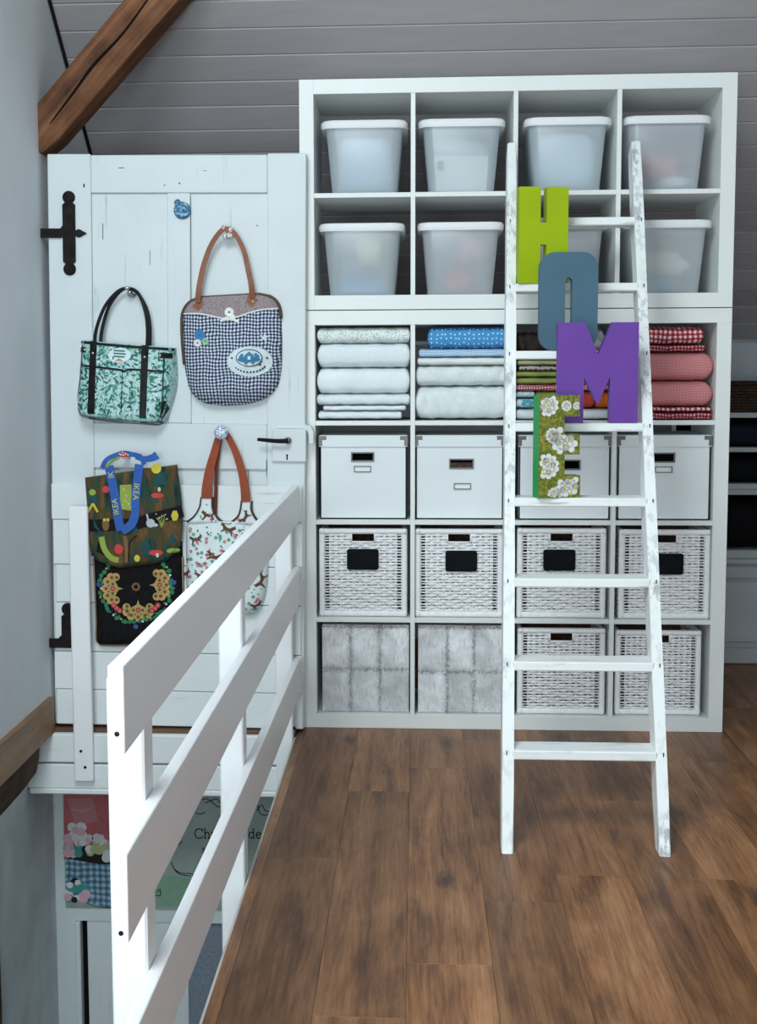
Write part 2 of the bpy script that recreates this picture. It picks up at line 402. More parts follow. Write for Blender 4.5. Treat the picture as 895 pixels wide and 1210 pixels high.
# local: z along the beam, x across
for v in bm.verts: v.co = Vector((v.co.y, v.co.z, v.co.x))
beam = thing('roof_beam', 'brown diagonal old timber brace above the white door', 'beam', A0)
o = obj('timber', bm, m_beam, None, False); o.parent = beam; o.matrix_local = MB_.to_4x4()
bm = B(); pa = [(.012, -.0558, .02), (.004, -.0558, .16), (-.004, -.0558, .27), (.002, -.0558, .42), (-.012, -.0558, .6)]
tube(bm, catmull(pa, 5), lambda t: .001+.0042*math.sin(PI*t)**.6, 6, flat=.35)
o = obj('crack', bm, m_dark); o.parent = beam; o.matrix_local = MB_.to_4x4()
# cable in the corner
def slope_pt(x, s, off=.008):
    p = P0 + dn*s + nn*off; return Vector((x, p.y, p.z))
bm = B(); tube(bm, [slope_pt(-.893, -1.2 + i*.2) for i in range(13)], .0065, 6)
solo('cable', bm, m_blackm, slope_pt(-.893, -1.2), 'black cable along the corner of the sloping ceiling and wall', 'cable', smooth=True)

# ================================================================== SHELVING
def shelf_unit(label, z0, rows, sides_full):
    t = thing('shelving_unit', label, 'shelf', (.744, .195, z0), group='white cube shelving units')
    H = rows*.335 + (rows-1)*.016 + .10; W = 1.488; D = .39; b = .0012
    if sides_full:
        for x in (0, W-.05): obj('side_panel', bx(x, x+.05, 0, D, z0, z0+H, bev=b), m_shelf, t)
        for z in (z0, z0+H-.05): obj('top_panel' if z > z0 else 'bottom_panel', bx(.05, W-.05, 0, D, z, z+.05, bev=b), m_shelf, t)
    else:
        for x in (0, W-.05): obj('side_panel', bx(x, x+.05, 0, D, z0+.05, z0+H-.05, bev=b), m_shelf, t)
        for z in (z0, z0+H-.05): obj('top_panel' if z > z0 else 'bottom_panel', bx(0, W, 0, D, z, z+.05, bev=b), m_shelf, t)
    for i in range(3):
        x = .05 + .335 + i*.351
        obj('divider', bx(x, x+.016, .001, D, z0+.05, z0+H-.05, bev=.0008), m_shelf, t)
    for j in range(rows-1):
        z = z0 + .05 + .335 + j*.351
        for i in range(4):
            x = .05 + i*.351; obj('shelf', bx(x, x+.335, .002, D, z, z+.016, bev=.0008), m_shelf, t)
    return t
shelf_unit('large lower white cube shelf, four by four compartments, standing on the floor', 0, 4, False)
shelf_unit('smaller upper white cube shelf of eight compartments stacked on top', 1.491, 2, True)
CXW = lambda i: .05 + i*.351
CZ = lambda j: .05 + j*.351
UZ = lambda j: 1.541 + j*.351

# ================================================================== DOOR
door = thing('door_1', 'old distressed white panelled door with iron hinges and bags hung on it', 'door', (-.893, -.05, .017), (0, .0105, 0), kind='structure')
def dpart(name, bm, mat=None, parent=None, **k):
    o = obj(name, bm, mat or m_door, parent or door, world=False, **k); return o
DH = 2.013
dpart('stile', bx(0, .152, 0, .04, 0, DH, bev=.003)); dpart('stile', bx(.7665, .90, 0, .04, 0, DH, bev=.003))
dpart('top_rail', bx(.1525, .766, 0, .04, 1.88, DH-.004, bev=.003)); dpart('lock_rail', bx(.1525, .766, 0, .04, .925, 1.085, bev=.003))
dpart('bottom_rail', bx(.1525, .766, 0, .04, .0, .10, bev=.003)); dpart('mullion', bx(.417, .499, .001, .04, 1.0855, 1.8795, bev=.003))
dpart('panel', bx(.1528, .4168, .011, .03, 1.0855, 1.8795)); dpart('panel', bx(.4992, .7658, .011, .03, 1.0855, 1.8795)); dpart('panel', bx(.1528, .7658, .013, .03, .1005, .9245))
zz = [.871, .742, .582, .446, .269, .131, .002]
ins = [0, .004, .012, .006, .003, .008]
for i in range(6):
    dpart('plank', bx(.002+ins[i], .896-ins[5-i]*.6, -.017 + .002*(i % 2), -.0005, zz[i+1]+.0012, zz[i]-.0012, bev=.0025), m_plankw)
for (x, z, w_, h_) in ((.128, 1.905, .005, .012), (.41, 1.906, .004, .004), (.462, 1.912, .005, .005), (.19, 1.75, .0022, .055), (.355, 1.66, .0016, .05), (.50, 1.62, .0012, .5), (.70, .90, .0014, .045), (.62, 1.75, .003, .003), (.73, 1.77, .004, .004), (.70, 1.42, .003, .004), (.765, .93, .0015, .06), (.26, 1.965, .02, .002), (.55, 1.955, .012, .0015)):
    y = .0104 if (.153 < x < .417 or .4995 < x < .766) and 1.086 < z < 1.88 else -.0006
    if abs(x-.50) < .001: y = .0008
    dpart('crack', bx(x-w_/2, x+w_/2, y-.0003, y+.002, z-h_/2, z+h_/2), m_crack)
def hinge(cx, cz, lower):
    bm = B()
    def disc(x, z, r):
        lathe(bm, [(0, 0), (r, 0), (r, .005), (r*.8, .008), (0, .009)], 18, Matrix.Translation((x, 0, z)), 'y')
    top = .105
    poly = [(-.022, top-.008), (-.013, top), (.013, top), (.022, top-.008), (.022, .012), (.022, -.012)]
    if not lower:
        poly += [(.022, -top+.008), (.013, -top), (-.013, -top), (-.022, -top+.008), (-.022, -.012), (-.03, -.016), (-.10, -.016), (-.10, .016), (-.03, .016), (-.022, .026)]
    else: poly += [(.022, -.017), (-.10, -.017), (-.10, .016), (-.035, .016), (-.022, .03)]
    prism(bm, [(cx+a, cz+b) for a, b in poly], -.009, 0)
    disc(cx, cz+top+.018, .022)
    if not lower: disc(cx, cz-top-.018, .022)
    disc(cx+.034, cz, .014); prism(bm, [(cx+.02, cz-.007), (cx+.044, cz-.010), (cx+.062, cz), (cx+.044, cz+.010), (cx+.02, cz+.007)], -.008, 0)
    bmesh.ops.translate(bm, verts=bm.verts, vec=(0, -.0005, 0))
    return bm
h = dpart('hinge', hinge(.075, 1.742, False), m_iron); h['label'] = 'black wrought iron hinge'
bm = hinge(.057, .30, True); bmesh.ops.translate(bm, verts=bm.verts, vec=(0, -.018, 0))
h = dpart('hinge', bm, m_iron); h['label'] = 'black wrought iron hinge'
# lock
lk = dpart('lock_plate', bx(.785, .905, -.014, -.0005, .955, 1.07, bev=.003))
bm = B(); lathe(bm, [(0, .014), (.012, .014), (.012, .022), (.007, .024), (.007, .045), (0, .045)], 16, Matrix.Translation((.842, 0, 1.03)), 'y')
dpart('handle_rose', bm, m_steel, lk, auto=True)
bm = B(); tube(bm, catmull([(.845, -.045, 1.031), (.825, -.047, 1.029), (.79, -.047, 1.030), (.755, -.046, 1.033), (.738, -.045, 1.034)], 5), lambda t: .0085-.003*t, 8, flat=.7)
dpart('handle', bm, m_blackm, lk, smooth=True)
bm = bx(.836, .841, -.0146, -.013, .962, .976); lathe(bm, [(0, .0146), (.0038, .0146), (.0038, .013), (0, .013)], 10, Matrix.Translation((.8385, 0, .978)), 'y')
dpart('keyhole', bm, m_dark, lk)
bm = bx(.80, .905, -.003, -.0006, 1.071, 1.086, bev=.0015); dpart('latch_strip', bm, m_door, lk)
bm = B(); prism(bm, [(.895, 1.086), (.92, 1.08), (.93, 1.06), (.93, 1.02), (.915, 1.02), (.913, 1.055), (.907, 1.066), (.895, 1.07)], -.012, .03)
dpart('latch_keeper', bm, m_door)
# knobs and hooks
def dl(X, Z):   # world x,z -> door local
    z = Z-.017; x = X+.893; c, s = math.cos(.0105), math.sin(.0105); return (x*c - z*s, x*s + z*c)
def knob(X, Z, kind, y0=0):
    x, z = dl(X, Z); Mx = Matrix.Translation((x, y0, z))
    if kind == 'chrome':
        bm = B(); lathe(bm, [(0, 0), (.019, 0), (.019, .004), (.014, .008), (.006, .010), (.006, .045), (0, .046)], 20, Mx, 'y')
        ball(bm, (x-.007, y0-.05, z+.014), .009, 1.2, 1, .8)
        k = dpart('hook', bm, m_chrome, smooth=True); k['label'] = 'chrome coat hook'
    elif kind == 'flower':
        t = NT('flowered_porcelain'); t.color(t.ramp(t.voro(t.coord(), 130, 'F1', 'Distance'), [(.2, (.10, .13, .30)), (.35, (.55, .22, .25)), (.5, (.78, .78, .78))])); mt = t.fin(.15)
        bm = B(); lathe(bm, [(0, 0), (.016, 0), (.016, .006), (.007, .010), (.007, .035), (0, .035)], 16, Mx, 'y')
        for a, b_, r in ((-.012, .018, .011), (.012, .010, .012), (.010, -.008, .011), (-.006, -.010, .011), (-.004, .020, .009)): ball(bm, (x+a, y0-.046, z+b_), r, u=10, v=6)
        k = dpart('knob', bm, mt, smooth=True); k['label'] = 'flower shaped patterned porcelain knob'
    elif kind == 'blue':
        t = NT('blue_white_porcelain'); t.color(t.ramp(t.voro(t.coord(), 170, 'F1', 'Distance'), [(.25, (.08, .14, .38)), (.45, (.30, .38, .60)), (.55, (.75, .78, .82))])); mt = t.fin(.15)
        bm = B(); lathe(bm, [(0, 0), (.014, 0), (.014, .006), (.008, .010), (.008, .05), (.017, .053), (.024, .060), (.024, .066), (.014, .074), (0, .076)], 24, Mx, 'y')
        k = dpart('knob', bm, mt, smooth=True); k['label'] = 'blue and white porcelain knob'
    elif kind == 'mushroom':
        bm = B(); lathe(bm, [(0, 0), (.012, 0), (.009, .006), (.009, .06), (0, .06)], 14, Mx, 'y')
        k = dpart('knob_stem', bm, m_card, smooth=True)
        bm = B(); ball(bm, (0, 0, 0), .026, 1, .7, .62, 18, 10)
        for v in bm.verts:
            if v.co.z < -.004: v.co.z = -.004
            v.co += Vector((x, y0-.062, z+.004))
        k2 = dpart('mushroom_cap', bm, plain('toadstool_red', (.55, .06, .045), .3), k, smooth=True); k2['label'] = 'red toadstool cap with white dots'
        bm = B()
        for a, b_ in ((-.014, .006), (-.003, .011), (.008, .007), (.016, .003), (.0, .002), (-.008, .003)):
            yy = math.sqrt(max(0, 1-(a/.026)**2-(b_/.0161)**2))*.0182
            ball(bm, (x+a, y0-.062-yy, z+.004+b_), .0026, 1, .4, 1, 8, 5)
        dpart('dot', bm, m_card, k2)
    elif kind == 'rosette':
        t = NT('turquoise_glaze'); t.color(t.ramp(t.noise(t.coord(), 90, 2), [(.4, (.02, .10, .22)), (.55, (.05, .24, .40)), (.7, (.5, .6, .6))])); mt = t.fin(.25)
        bm = B(); lathe(bm, [(0, 0), (.027, 0), (.030, .006), (.026, .012), (.016, .013), (.012, .009), (.008, .014), (0, .016)], 26, Mx, 'y')
        ball(bm, (x-.016, y0-.008, z+.026), .012, 1, .7, 1)
        k = dpart('rosette', bm, mt, smooth=True); k['label'] = 'round turquoise glazed ornament'
knob(-.585, 1.552, 'chrome', .011); knob(-.242, 1.75, 'flower', .011); knob(-.268, 1.068, 'blue'); knob(-.608, .985, 'mushroom'); knob(-.402, 1.832, 'rosette', .001)

# upright slat by the hinge
t = thing('slat_post', 'white upright slat screwed to the fascia in front of the hinge', 'post', (-.768, -.135, -.166))
obj('slat', bx(-.802, -.734, -.146, -.1245, -.166, .814, bev=.004), m_post, t)
for z, x in ((-.055, -.776), (-.113, -.762)):
    bm = B(); lathe(bm, [(0, 0), (.0055, 0), (.0045, .003), (0, .0035)], 10, Matrix.Translation((x, -.146, z)), 'y'); obj('screw', bm, m_iron, t)

# ================================================================== RAILING
t = thing('railing', 'white three-rail board railing along the edge of the stairwell', 'railing', (-.03, -1.4, 0))
for z0, z1, rise in ((.757, .884, -.012), (.467, .598, .004), (.146, .275, .050)):
    bm = bx(-.024, -.001, -2.80, -.085, z0, z1, bev=.0028, seg=2)
    for v in bm.verts: v.co.z += rise*(-.085-v.co.y)/2.715
    obj('rail', bm, m_rail, t)
for y in (-2.57, -1.42, -.15):
    obj('post', bx(-.083, -.0243, y, y+.07, -.21, .80, bev=.004), m_post, t)
for y, z in ((-2.54, -.04), (-1.385, -.045), (-.118, -.04), (-.118, .03)):
    bm = B(); ball(bm, (-.022, y, z), .006, u=8, v=6); obj('bolt', bm, m_iron, t)
for z in (.775, .487):
    bm = B(); lathe(bm, [(0, 0), (.004, 0), (.003, .002), (0, .0025)], 8, Matrix.Translation((-.012, -2.80, z)), 'y'); obj('bolt', bm, m_iron, t)

# ================================================================== LADDER
t = thing('ladder', 'worn white wooden ladder leaning against the cube shelves', 'ladder', (.855, -1.17, 0), group=None)
Lf = Vector((.648, -1.20, 0)); Lt = Vector((.726, -.075, 2.041)); dx_ = Vector((.4135, 0, 0))
ld = (Lt-Lf); lu = ld.normalized(); lside = Vector((1, 0, 0)); lback = lside.cross(lu).normalized()
if lback.y < 0: lback = -lback
SW, SD = .031, .080
def lad(s): return Lf + ld*s
for off in (Vector((0, 0, 0)), dx_):
    bm = B(); n = 14; rows = []; r3 = random.Random(5+int(off.x*10))
    for i in range(n+1):
        s = i/n; p = lad(s) + off; e = .96 if i in (0, n) else 1
        if i == 0: p.z = 0
        j = r3.uniform(-.0008, .0008)
        h_ = SW/2*e + j
        if i == 0:
            bk = Vector((0, SD*.85, 0)); 
        else: bk = lback*SD
        if i == 1: pass
        rows.append([bm.verts.new(p + Vector((-h_, 0, 0))), bm.verts.new(p + Vector((h_, 0, 0))), bm.verts.new(p + Vector((h_, 0, 0)) + bk), bm.verts.new(p + Vector((-h_, 0, 0)) + bk)])
    for v in rows[0]: v.co.z = .001
    for a, b in zip(rows, rows[1:]):
        for k in range(4): bm.faces.new((a[k], a[(k+1) % 4], b[(k+1) % 4], b[k]))
    bm.faces.new(rows[0][::-1]); bm.faces.new(rows[-1])
    es = [e for e in bm.edges if abs((e.verts[0].co-e.verts[1].co).normalized().dot(lu)) > .8]
    bmesh.ops.bevel(bm, geom=es, offset=.004, segments=1, affect='EDGES')
    obj('stile', bm, m_ladder, t)
rung_s = []
for zt in (.232, .451, .668, .889, 1.105, 1.325, 1.540, 1.760):
    s = zt/2.041; p = lad(s); rung_s.append((p, zt))
    bm = bx(p.x+SW/2-.004, p.x+dx_.x-SW/2+.004, p.y-.004, p.y+.088, zt-.013, zt+.013, bev=.003)
    obj('rung', bm, m_tread, t)
    for xx in (p.x-.004, p.x+dx_.x+.006):
        b3 = bx(xx-.0012, xx+.0012, p.y-.0008, p.y+.004, zt-.012, zt+.010); obj('joint_gap', b3, m_crack, t)

# ================================================================== LETTERS
def letter(name, label, outline, holes, W, Hh, depth, mat, xc, rung, yaw_=0, side=None, lean=0, yoff=0):
    p, zt = rung_s[rung]
    e = thing(name, label, 'letter', (xc, p.y-.004+yoff, zt+.0135), (lean, 0, yaw_), group='decorative house letters on the ladder')
    bm = B()
    if not holes: prism(bm, outline, 0, depth)
    else:
        n = len(outline); hol = holes
        for d, fl in ((0, 1), (depth, -1)):
            pass
        A = [bm.verts.new((x, 0, z)) for x, z in outline]; A2 = [bm.verts.new((x, depth, z)) for x, z in outline]
        Bv = [bm.verts.new((x, 0, z)) for x, z in hol]; B2 = [bm.verts.new((x, depth, z)) for x, z in hol]
        for i in range(n):
            j = (i+1) % n
            bm.faces.new((A[i], A[j], Bv[j], Bv[i])); bm.faces.new((A2[j], A2[i], B2[i], B2[j]))
            bm.faces.new((A[j], A[i], A2[i], A2[j])); bm.faces.new((Bv[i], Bv[j], B2[j], B2[i]))
    es = [x for x in bm.edges if abs(x.verts[0].co.y-x.verts[1].co.y) < 1e-6 and len(x.link_faces) == 2 and abs(x.link_faces[0].normal.dot(x.link_faces[1].normal)) < .5]
    bm.normal_update()
    o = obj('body', bm, mat, e, world=False)
    return e
def norm(pts, x0, x1, y0, y1, W, Hh):
    return [((x-x0)/(x1-x0)*W - W/2, (y1-y)/(y1-y0)*Hh) for x, y in pts]
m_H = plain('lime_green_lacquer', (.33, .44, .004), .5, .05, 6, spec=.2)
m_O = plain('slate_blue_lacquer', (.066, .132, .185), .55, .06, 6, spec=.2)
m_M = plain('violet_lacquer', (.145, .052, .315), .5, .07, 6, spec=.2)
m_Es = plain('bright_green_edge', (.015, .30, .075), .5, .06, 6)
LH = .302
Hp = norm([(0, 0), (110, 0), (110, 180), (142, 180), (142, 0), (253, 0), (253, 485), (142, 485), (142, 290), (110, 290), (110, 485), (0, 485)], 0, 253, 0, 485, .158, LH)
letter('letter_h', 'lime green letter H on an upper ladder rung', Hp, None, .158, LH, .045, m_H, .808, 6, .14)
def rr_(w_, h_, r, n=6, zc=0):
    out = []
    for cx_, cz_, a0 in ((w_/2-r, h_/2-r, 0), (-w_/2+r, h_/2-r, 90), (-w_/2+r, -h_/2+r, 180), (w_/2-r, -h_/2+r, 270)):
        for k in range(n+1):
            a = math.radians(a0+90*k/n); out.append((cx_+r*math.cos(a), zc+cz_+r*math.sin(a)))
    return out
letter('letter_o', 'slate blue letter O on a ladder rung between the green H and purple M', rr_(.180, LH, .048, 6, LH/2), rr_(.021, .145, .0104, 6, LH/2), .18, LH, .042, m_O, .875, 5, 0)
Mp = norm([(340, 90), (493, 90), (570, 270), (650, 90), (800, 90), (800, 655), (640, 655), (640, 395), (572, 550), (492, 400), (490, 655), (340, 655)], 340, 800, 90, 655, .241, LH)
letter('letter_m', 'purple letter M standing on a middle ladder rung', Mp, None, .241, LH, .040, m_M, .951, 4, 0)
Ep = norm([(250, 505), (490, 505), (490, 625), (400, 625), (400, 725), (492, 725), (492, 840), (403, 840), (403, 960), (497, 960), (497, 1085), (250, 1085)], 250, 497, 505, 1085, .130, LH)
tE = NT('olive_damask_paper'); wv = tE.noise(tE.coord(), 40, 3, .6, 2.5); tE.color(tE.ramp(wv, [(.40, (.085, .115, .006)), (.52, (.165, .185, .014)), (.60, (.36, .29, .03)), (.66, (.15, .17, .012))])); m_E = tE.fin(.55)
e = letter('letter_e', 'olive floral patterned letter E with a green edge on a ladder rung', Ep, None, .13, LH, .048, m_Es, .8265, 3, .27)
bm = B(); prism(bm, Ep, -.0012, -.0002); obj('patterned_face', bm, m_E, e, world=False)
rE = random.Random(11); bm1 = B(); bm2 = B(); bm3 = B()
def inE(x, z):
    c = False; n = len(Ep)
    for i in range(n):
        x1, y1 = Ep[i]; x2, y2 = Ep[(i+1) % n]
        if (y1 > z) != (y2 > z) and x < (x2-x1)*(z-y1)/(y2-y1)+x1: c = not c
    return c
def fdisc(bm, x, z, r, y, n=9):
    q = [(x+r*math.cos(2*PI*k/n), z+r*math.sin(2*PI*k/n)) for k in range(n)]
    if all(inE(a, b) for a, b in q): prism(bm, q, y-.0005, y)
for (px, py, R_) in ((300, 560, 62), (410, 565, 30), (470, 565, 22), (330, 730, 42), (400, 760, 80), (300, 905, 70), (430, 1030, 75), (345, 1065, 40)):
    (cx_, cz_), = norm([(px, py)], 250, 497, 505, 1085, .130, LH); R_ = R_/247*.13
    for ring, cnt, rad in ((1.0, 11, .24), (.62, 8, .25), (.25, 4, .22)):
        for k in range(cnt):
            a = 2*PI*(k+.5*ring)/cnt; fdisc(bm1 if ring != .62 else (bm1 if k % 2 else bm3), cx_+R_*ring*.8*math.cos(a), cz_+R_*ring*.8*math.sin(a), R_*rad, -.0014)
    for k in range(5):
        a = 2*PI*k/5; fdisc(bm2, cx_+R_*.45*math.cos(a), cz_+R_*.45*math.sin(a), R_*.12, -.0021)
for nm_, b_, m_ in (('white_petals', bm1, plain('damask_white', (.72, .72, .70), .6)), ('yellow_petals', bm2, plain('damask_yellow', (.62, .52, .10), .6)), ('grey_petals', bm3, plain('damask_grey', (.42, .42, .48), .6))):
    obj(nm_, b_, m_, e, world=False)['kind'] = 'stuff'

# ================================================================== measuring helper: photo point -> (x, z) on a vertical plane at depth Y
def W(px, py, Y):
    d = fx + r2*((px-401.87)/1525.31) - u2*((py-580.79)/1525.31); k = (Y-CAM.y)/d.y; p = CAM + d*k; return p.x, p.z

# ================================================================== STORAGE BINS
def rrect(w_, d_, r, n=4):
    out = []
    for cx_, cy_, a0 in ((w_/2-r, d_/2-r, 0), (-w_/2+r, d_/2-r, 90), (-w_/2+r, -d_/2+r, 180), (w_/2-r, -d_/2+r, 270)):
        for k in range(n+1):
            a = math.radians(a0+90*k/n); out.append((cx_+r*math.cos(a), cy_+r*math.sin(a)))
    return out
def loft(bm, secs, cap0=True, cap1=True):
    rings = [[bm.verts.new((x, y, z)) for x, y in pts] for pts, z in secs]; n = len(rings[0])
    for a, b in zip(rings, rings[1:]):
        for k in range(n): bm.faces.new((a[k], a[(k+1) % n], b[(k+1) % n], b[k]))
    if cap0: bm.faces.new(rings[0][::-1])
    if cap1: bm.faces.new(rings[-1])
bH = .236
bm = B(); loft(bm, [(rrect(.215, .300, .022), .0), (rrect(.226, .310, .026), .006), (rrect(.268, .350, .034), bH)], True, False)
me_tub = mesh('tub', bm, True); me_tub.materials.append(m_bin)
bm = B(); loft(bm, [(rrect(.276, .358, .036), bH-.012), (rrect(.296, .376, .040), bH-.014), (rrect(.302, .380, .042), bH-.006), (rrect(.302, .380, .042), bH+.006), (rrect(.292, .372, .042), bH+.013), (rrect(.268, .350, .038), bH+.014)])
me_lid = mesh('lid', bm, True); me_lid.materials.append(m_lid); me_lid.set_sharp_from_angle(angle=math.radians(50))
def lump(name, label, cat, mat, c, r, seed, sq=.75):
    bm = B(); bmesh.ops.create_icosphere(bm, subdivisions=3, radius=1); q = random.Random(seed); ph = [q.uniform(0, 6) for _ in range(6)]
    for v in bm.verts:
        n_ = v.co.copy(); ka = 1 if sq > .6 else .25; k = 1 + ka*(.14*math.sin(3*n_.x+ph[0])*math.cos(4*n_.z+ph[1]) + .08*math.sin(7*n_.z+5*n_.x+ph[2]))
        v.co = Vector((math.copysign(abs(n_.x)**sq, n_.x)*r[0]*k, math.copysign(abs(n_.y)**sq, n_.y)*r[1]*k, math.copysign(abs(n_.z)**sq, n_.z)*r[2]*k)) + Vector(c)
    solo(name, bm, mat, (c[0], c[1], c[2]-r[2]), label, cat, None, True)
bins = [('empty looking frosted storage bin in the upper left corner compartment', .2225, 1), ('frosted storage bin with a white printed sheet inside, top row', .561, 1), ('frosted storage bin with pale blue contents above the lime green letter', .926, 1), ('frosted storage bin with pinkish grey contents, top right compartment', 1.263, 1),
        ('frosted storage bin with yellowish roll and blue box inside', .2135, 0), ('frosted storage bin with red and pink cloth inside, beside the ladder', .5585, 0), ('frosted storage bin half hidden behind the green letter', .918, 0), ('frosted storage bin with cream and blue cloth inside, right of the ladder', 1.273, 0)]
for lab, xc, j in bins:
    t = thing('storage_bin', lab, 'storage bin', (xc, .205, UZ(j)+.0005), group='frosted plastic bins in the upper shelf')
    for nm_, me_ in (('tub', me_tub), ('lid', me_lid)):
        o = bpy.data.objects.new(nm_, me_); COL.objects.link(o); o.parent = t
c_pb = plain('pale_blue_cotton', (.52, .66, .78), .9, .06, 8); c_pb2 = plain('ice_blue_cotton', (.60, .72, .80), .9, .06, 8)
c_wh = plain('white_paper', (.88, .90, .90), .7, .03); c_pk = plain('rose_cloth', (.62, .22, .26), .9, .2, 20); c_gr = plain('grey_cloth', (.30, .29, .32), .9, .2, 20)
c_cr = plain('cream_cloth', (.80, .76, .58), .9, .1, 20); c_bl = plain('blue_card', (.16, .38, .66), .7, .1); c_wp = plain('off_white_cloth', (.80, .80, .80), .9, .1, 10)
z1, z0 = UZ(1)+.008, UZ(0)+.008
lump('fabric_bundle', 'pale blue fabric filling the upper left bin', 'fabric', c_pb, (.2225, .19, z1+.104), (.097, .13, .097), 1, .38)
lump('fabric_bundle', 'pale blue fabric behind the white sheet in a bin', 'fabric', c_pb, (.561, .215, z1+.100), (.094, .10, .092), 2, .42)
bm = bx(.478, .668, .078, .082, z1+.004, z1+.125); 
for v in bm.verts: v.co.x = .561 + (v.co.x-.573)*(.92+.08*(v.co.z-z1)/.13)
o = solo('paper_sheet', bm, c_wh, (.561, .08, z1), 'white printed paper sheet inside a top row bin', 'paper')
bm = bx(.478, .50, .0767, .0777, z1+.075, z1+.108); obj('printed_block', bm, plain('grey_print', (.12, .16, .19), .8), o)
lump('fabric_bundle', 'ice blue fabric filling the bin above the green letter', 'fabric', c_pb2, (.926, .19, z1+.104), (.097, .13, .097), 3, .38)
lump('fabric_bundle', 'rose coloured cloth in the top right bin', 'fabric', c_pk, (1.255, .13, z1+.085), (.07, .06, .045), 4)
lump('fabric_bundle', 'grey cloth in the top right bin', 'fabric', c_gr, (1.250, .25, z1+.090), (.085, .05, .085), 5, .42)
lump('fabric_bundle', 'white cloth at the bottom of the top right bin', 'fabric', c_wp, (1.30, .12, z1+.025), (.05, .06, .022), 6)
lump('fabric_roll', 'yellowish white roll in the lower left bin', 'fabric', c_cr, (.235, .14, z0+.150), (.05, .06, .06), 7)
lump('fabric_bundle', 'pale blue fabric at the back of the lower left bin', 'fabric', c_pb, (.2135, .26, z0+.105), (.09, .055, .09), 8, .42)
solo('blue_box', bx(.135, .285, .085, .20, z0+.004, z0+.052, bev=.004), c_bl, (.21, .14, z0), 'flat blue box at the bottom of the lower left bin', 'box')
lump('fabric_bundle', 'red cloth at the bottom of the bin beside the ladder', 'fabric', c_pk, (.555, .13, z0+.045), (.055, .06, .042), 9)
lump('fabric_bundle', 'pink and white cloth high in the bin beside the ladder', 'fabric', plain('pink_cloth', (.72, .45, .48), .9, .3, 25), (.60, .14, z0+.155), (.055, .06, .05), 10)
lump('fabric_bundle', 'pale blue fabric at the back of the bin beside the ladder', 'fabric', c_pb, (.5585, .26, z0+.105), (.09, .055, .09), 11, .42)
lump('fabric_bundle', 'dusty pink fabric in the bin behind the green letter', 'fabric', plain('dusty_pink_cloth', (.60, .48, .50), .9, .1, 10), (.918, .19, z0+.104), (.097, .13, .097), 12, .38)
lump('fabric_bundle', 'cream cloth in the bin right of the ladder', 'fabric', plain('cream_white_cloth', (.78, .74, .66), .9, .1), (1.27, .13, z0+.10), (.085, .06, .045), 13)
lump('fabric_bundle', 'blue cloth at the bottom of the bin right of the ladder', 'fabric', plain('mid_blue_cloth', (.30, .46, .62), .9, .1), (1.25, .14, z0+.03), (.075, .07, .028), 14)
lump('fabric_bundle', 'grey pink cloth at the back of the bin right of the ladder', 'fabric', plain('mauve_cloth', (.50, .42, .45), .9, .1), (1.273, .26, z0+.11), (.09, .055, .095), 15, .42)

# ================================================================== FOLDED TEXTILES
def fold(bm, x0, x1, y0, y1, z0, z1, seed, layers=1, e=.55, amp=1, nx=26, na=36, pleat=None, lend=.5, rend=.5):
    q = random.Random(seed); ph = [q.uniform(0, 6.3) for _ in range(8)]
    xc, yc, zc = (x0+x1)/2, (y0+y1)/2, (z0+z1)/2; hx, hy, hz = (x1-x0)/2, (y1-y0)/2, (z1-z0)/2
    rings = []
    for i in range(nx+1):
        u = -1 + 2*i/nx; u = math.copysign(1-(1-abs(u))**2.0, u)
        k = rend if u > 0 else lend
        u0 = max(.3, 1-hz/hx*(.06+.62*k)); s = 1 if abs(u) <= u0 else max(0, 1-((abs(u)-u0)/(1-u0))**2)**.5
        sy = .90 + .10*s; ring = []
        for a in range(na):
            th = 2*PI*a/na; c, sn = math.cos(th), math.sin(th)
            yy = math.copysign(abs(c)**e, c)*hy*sy; zz = math.copysign(abs(sn)**.52, sn)*hz*(.12+.88*s)
            wob = amp*(.0022*math.sin(14*u+ph[0]) + .0016*math.sin(23*u+ph[1]+3*sn))
            zz += wob*(.4 if hz > .02 else .2)*(1 if abs(u) < .9 else .3)
            if c < 0:
                dy = amp*(.0035*math.sin(9*u+ph[2]+2*sn) + .002*math.sin(31*u+ph[3]))
                if layers > 1:
                    f_ = (zz/hz+1)/2*layers; g = abs(f_-round(f_))
                    if 0 < round(f_) < layers: dy += .012*math.exp(-(g/.10)**2)
                if pleat:
                    for pu, sl in pleat:
                        g = (u - pu - sl*zz/hz); dy += .010*math.exp(-(g/.035)**2) - .004*math.exp(-((g-.08)/.06)**2)
                yy += dy*abs(c)
            ring.append(bm.verts.new((xc+hx*u, yc+yy, zc+zz)))
        rings.append(ring)
    for a, b in zip(rings, rings[1:]):
        for k in range(na): bm.faces.new((a[k], a[(k+1) % na], b[(k+1) % na], b[k]))
    bm.faces.new(rings[0][::-1]); bm.faces.new(rings[-1])
sd = [40]
def textile(label, mat, px0, py0, px1, py1, layers=1, group=None, yf=.022, dep=.29, cat='textile', name='folded_textile', squash=.0, **k):
    x0, zt = W(px0, py0, yf+.003); x1, zb = W(px1, py1, yf+.003); sd[0] += 1
    zb = max(zb, 1.1045)
    bm = B(); fold(bm, x0, x1, yf, yf+dep, zb, zt-.0015, sd[0], layers, **k)
    return solo(name, bm, mat, ((x0+x1)/2, yf+dep/2, zb), label, cat, group, True)
c_tw = speckle('white_terry', (.74, .79, .81), (.80, .85, .87), 300, .5); c_tw2 = plain('white_cotton', (.80, .85, .87), .9, .04, 12, .2, 200)
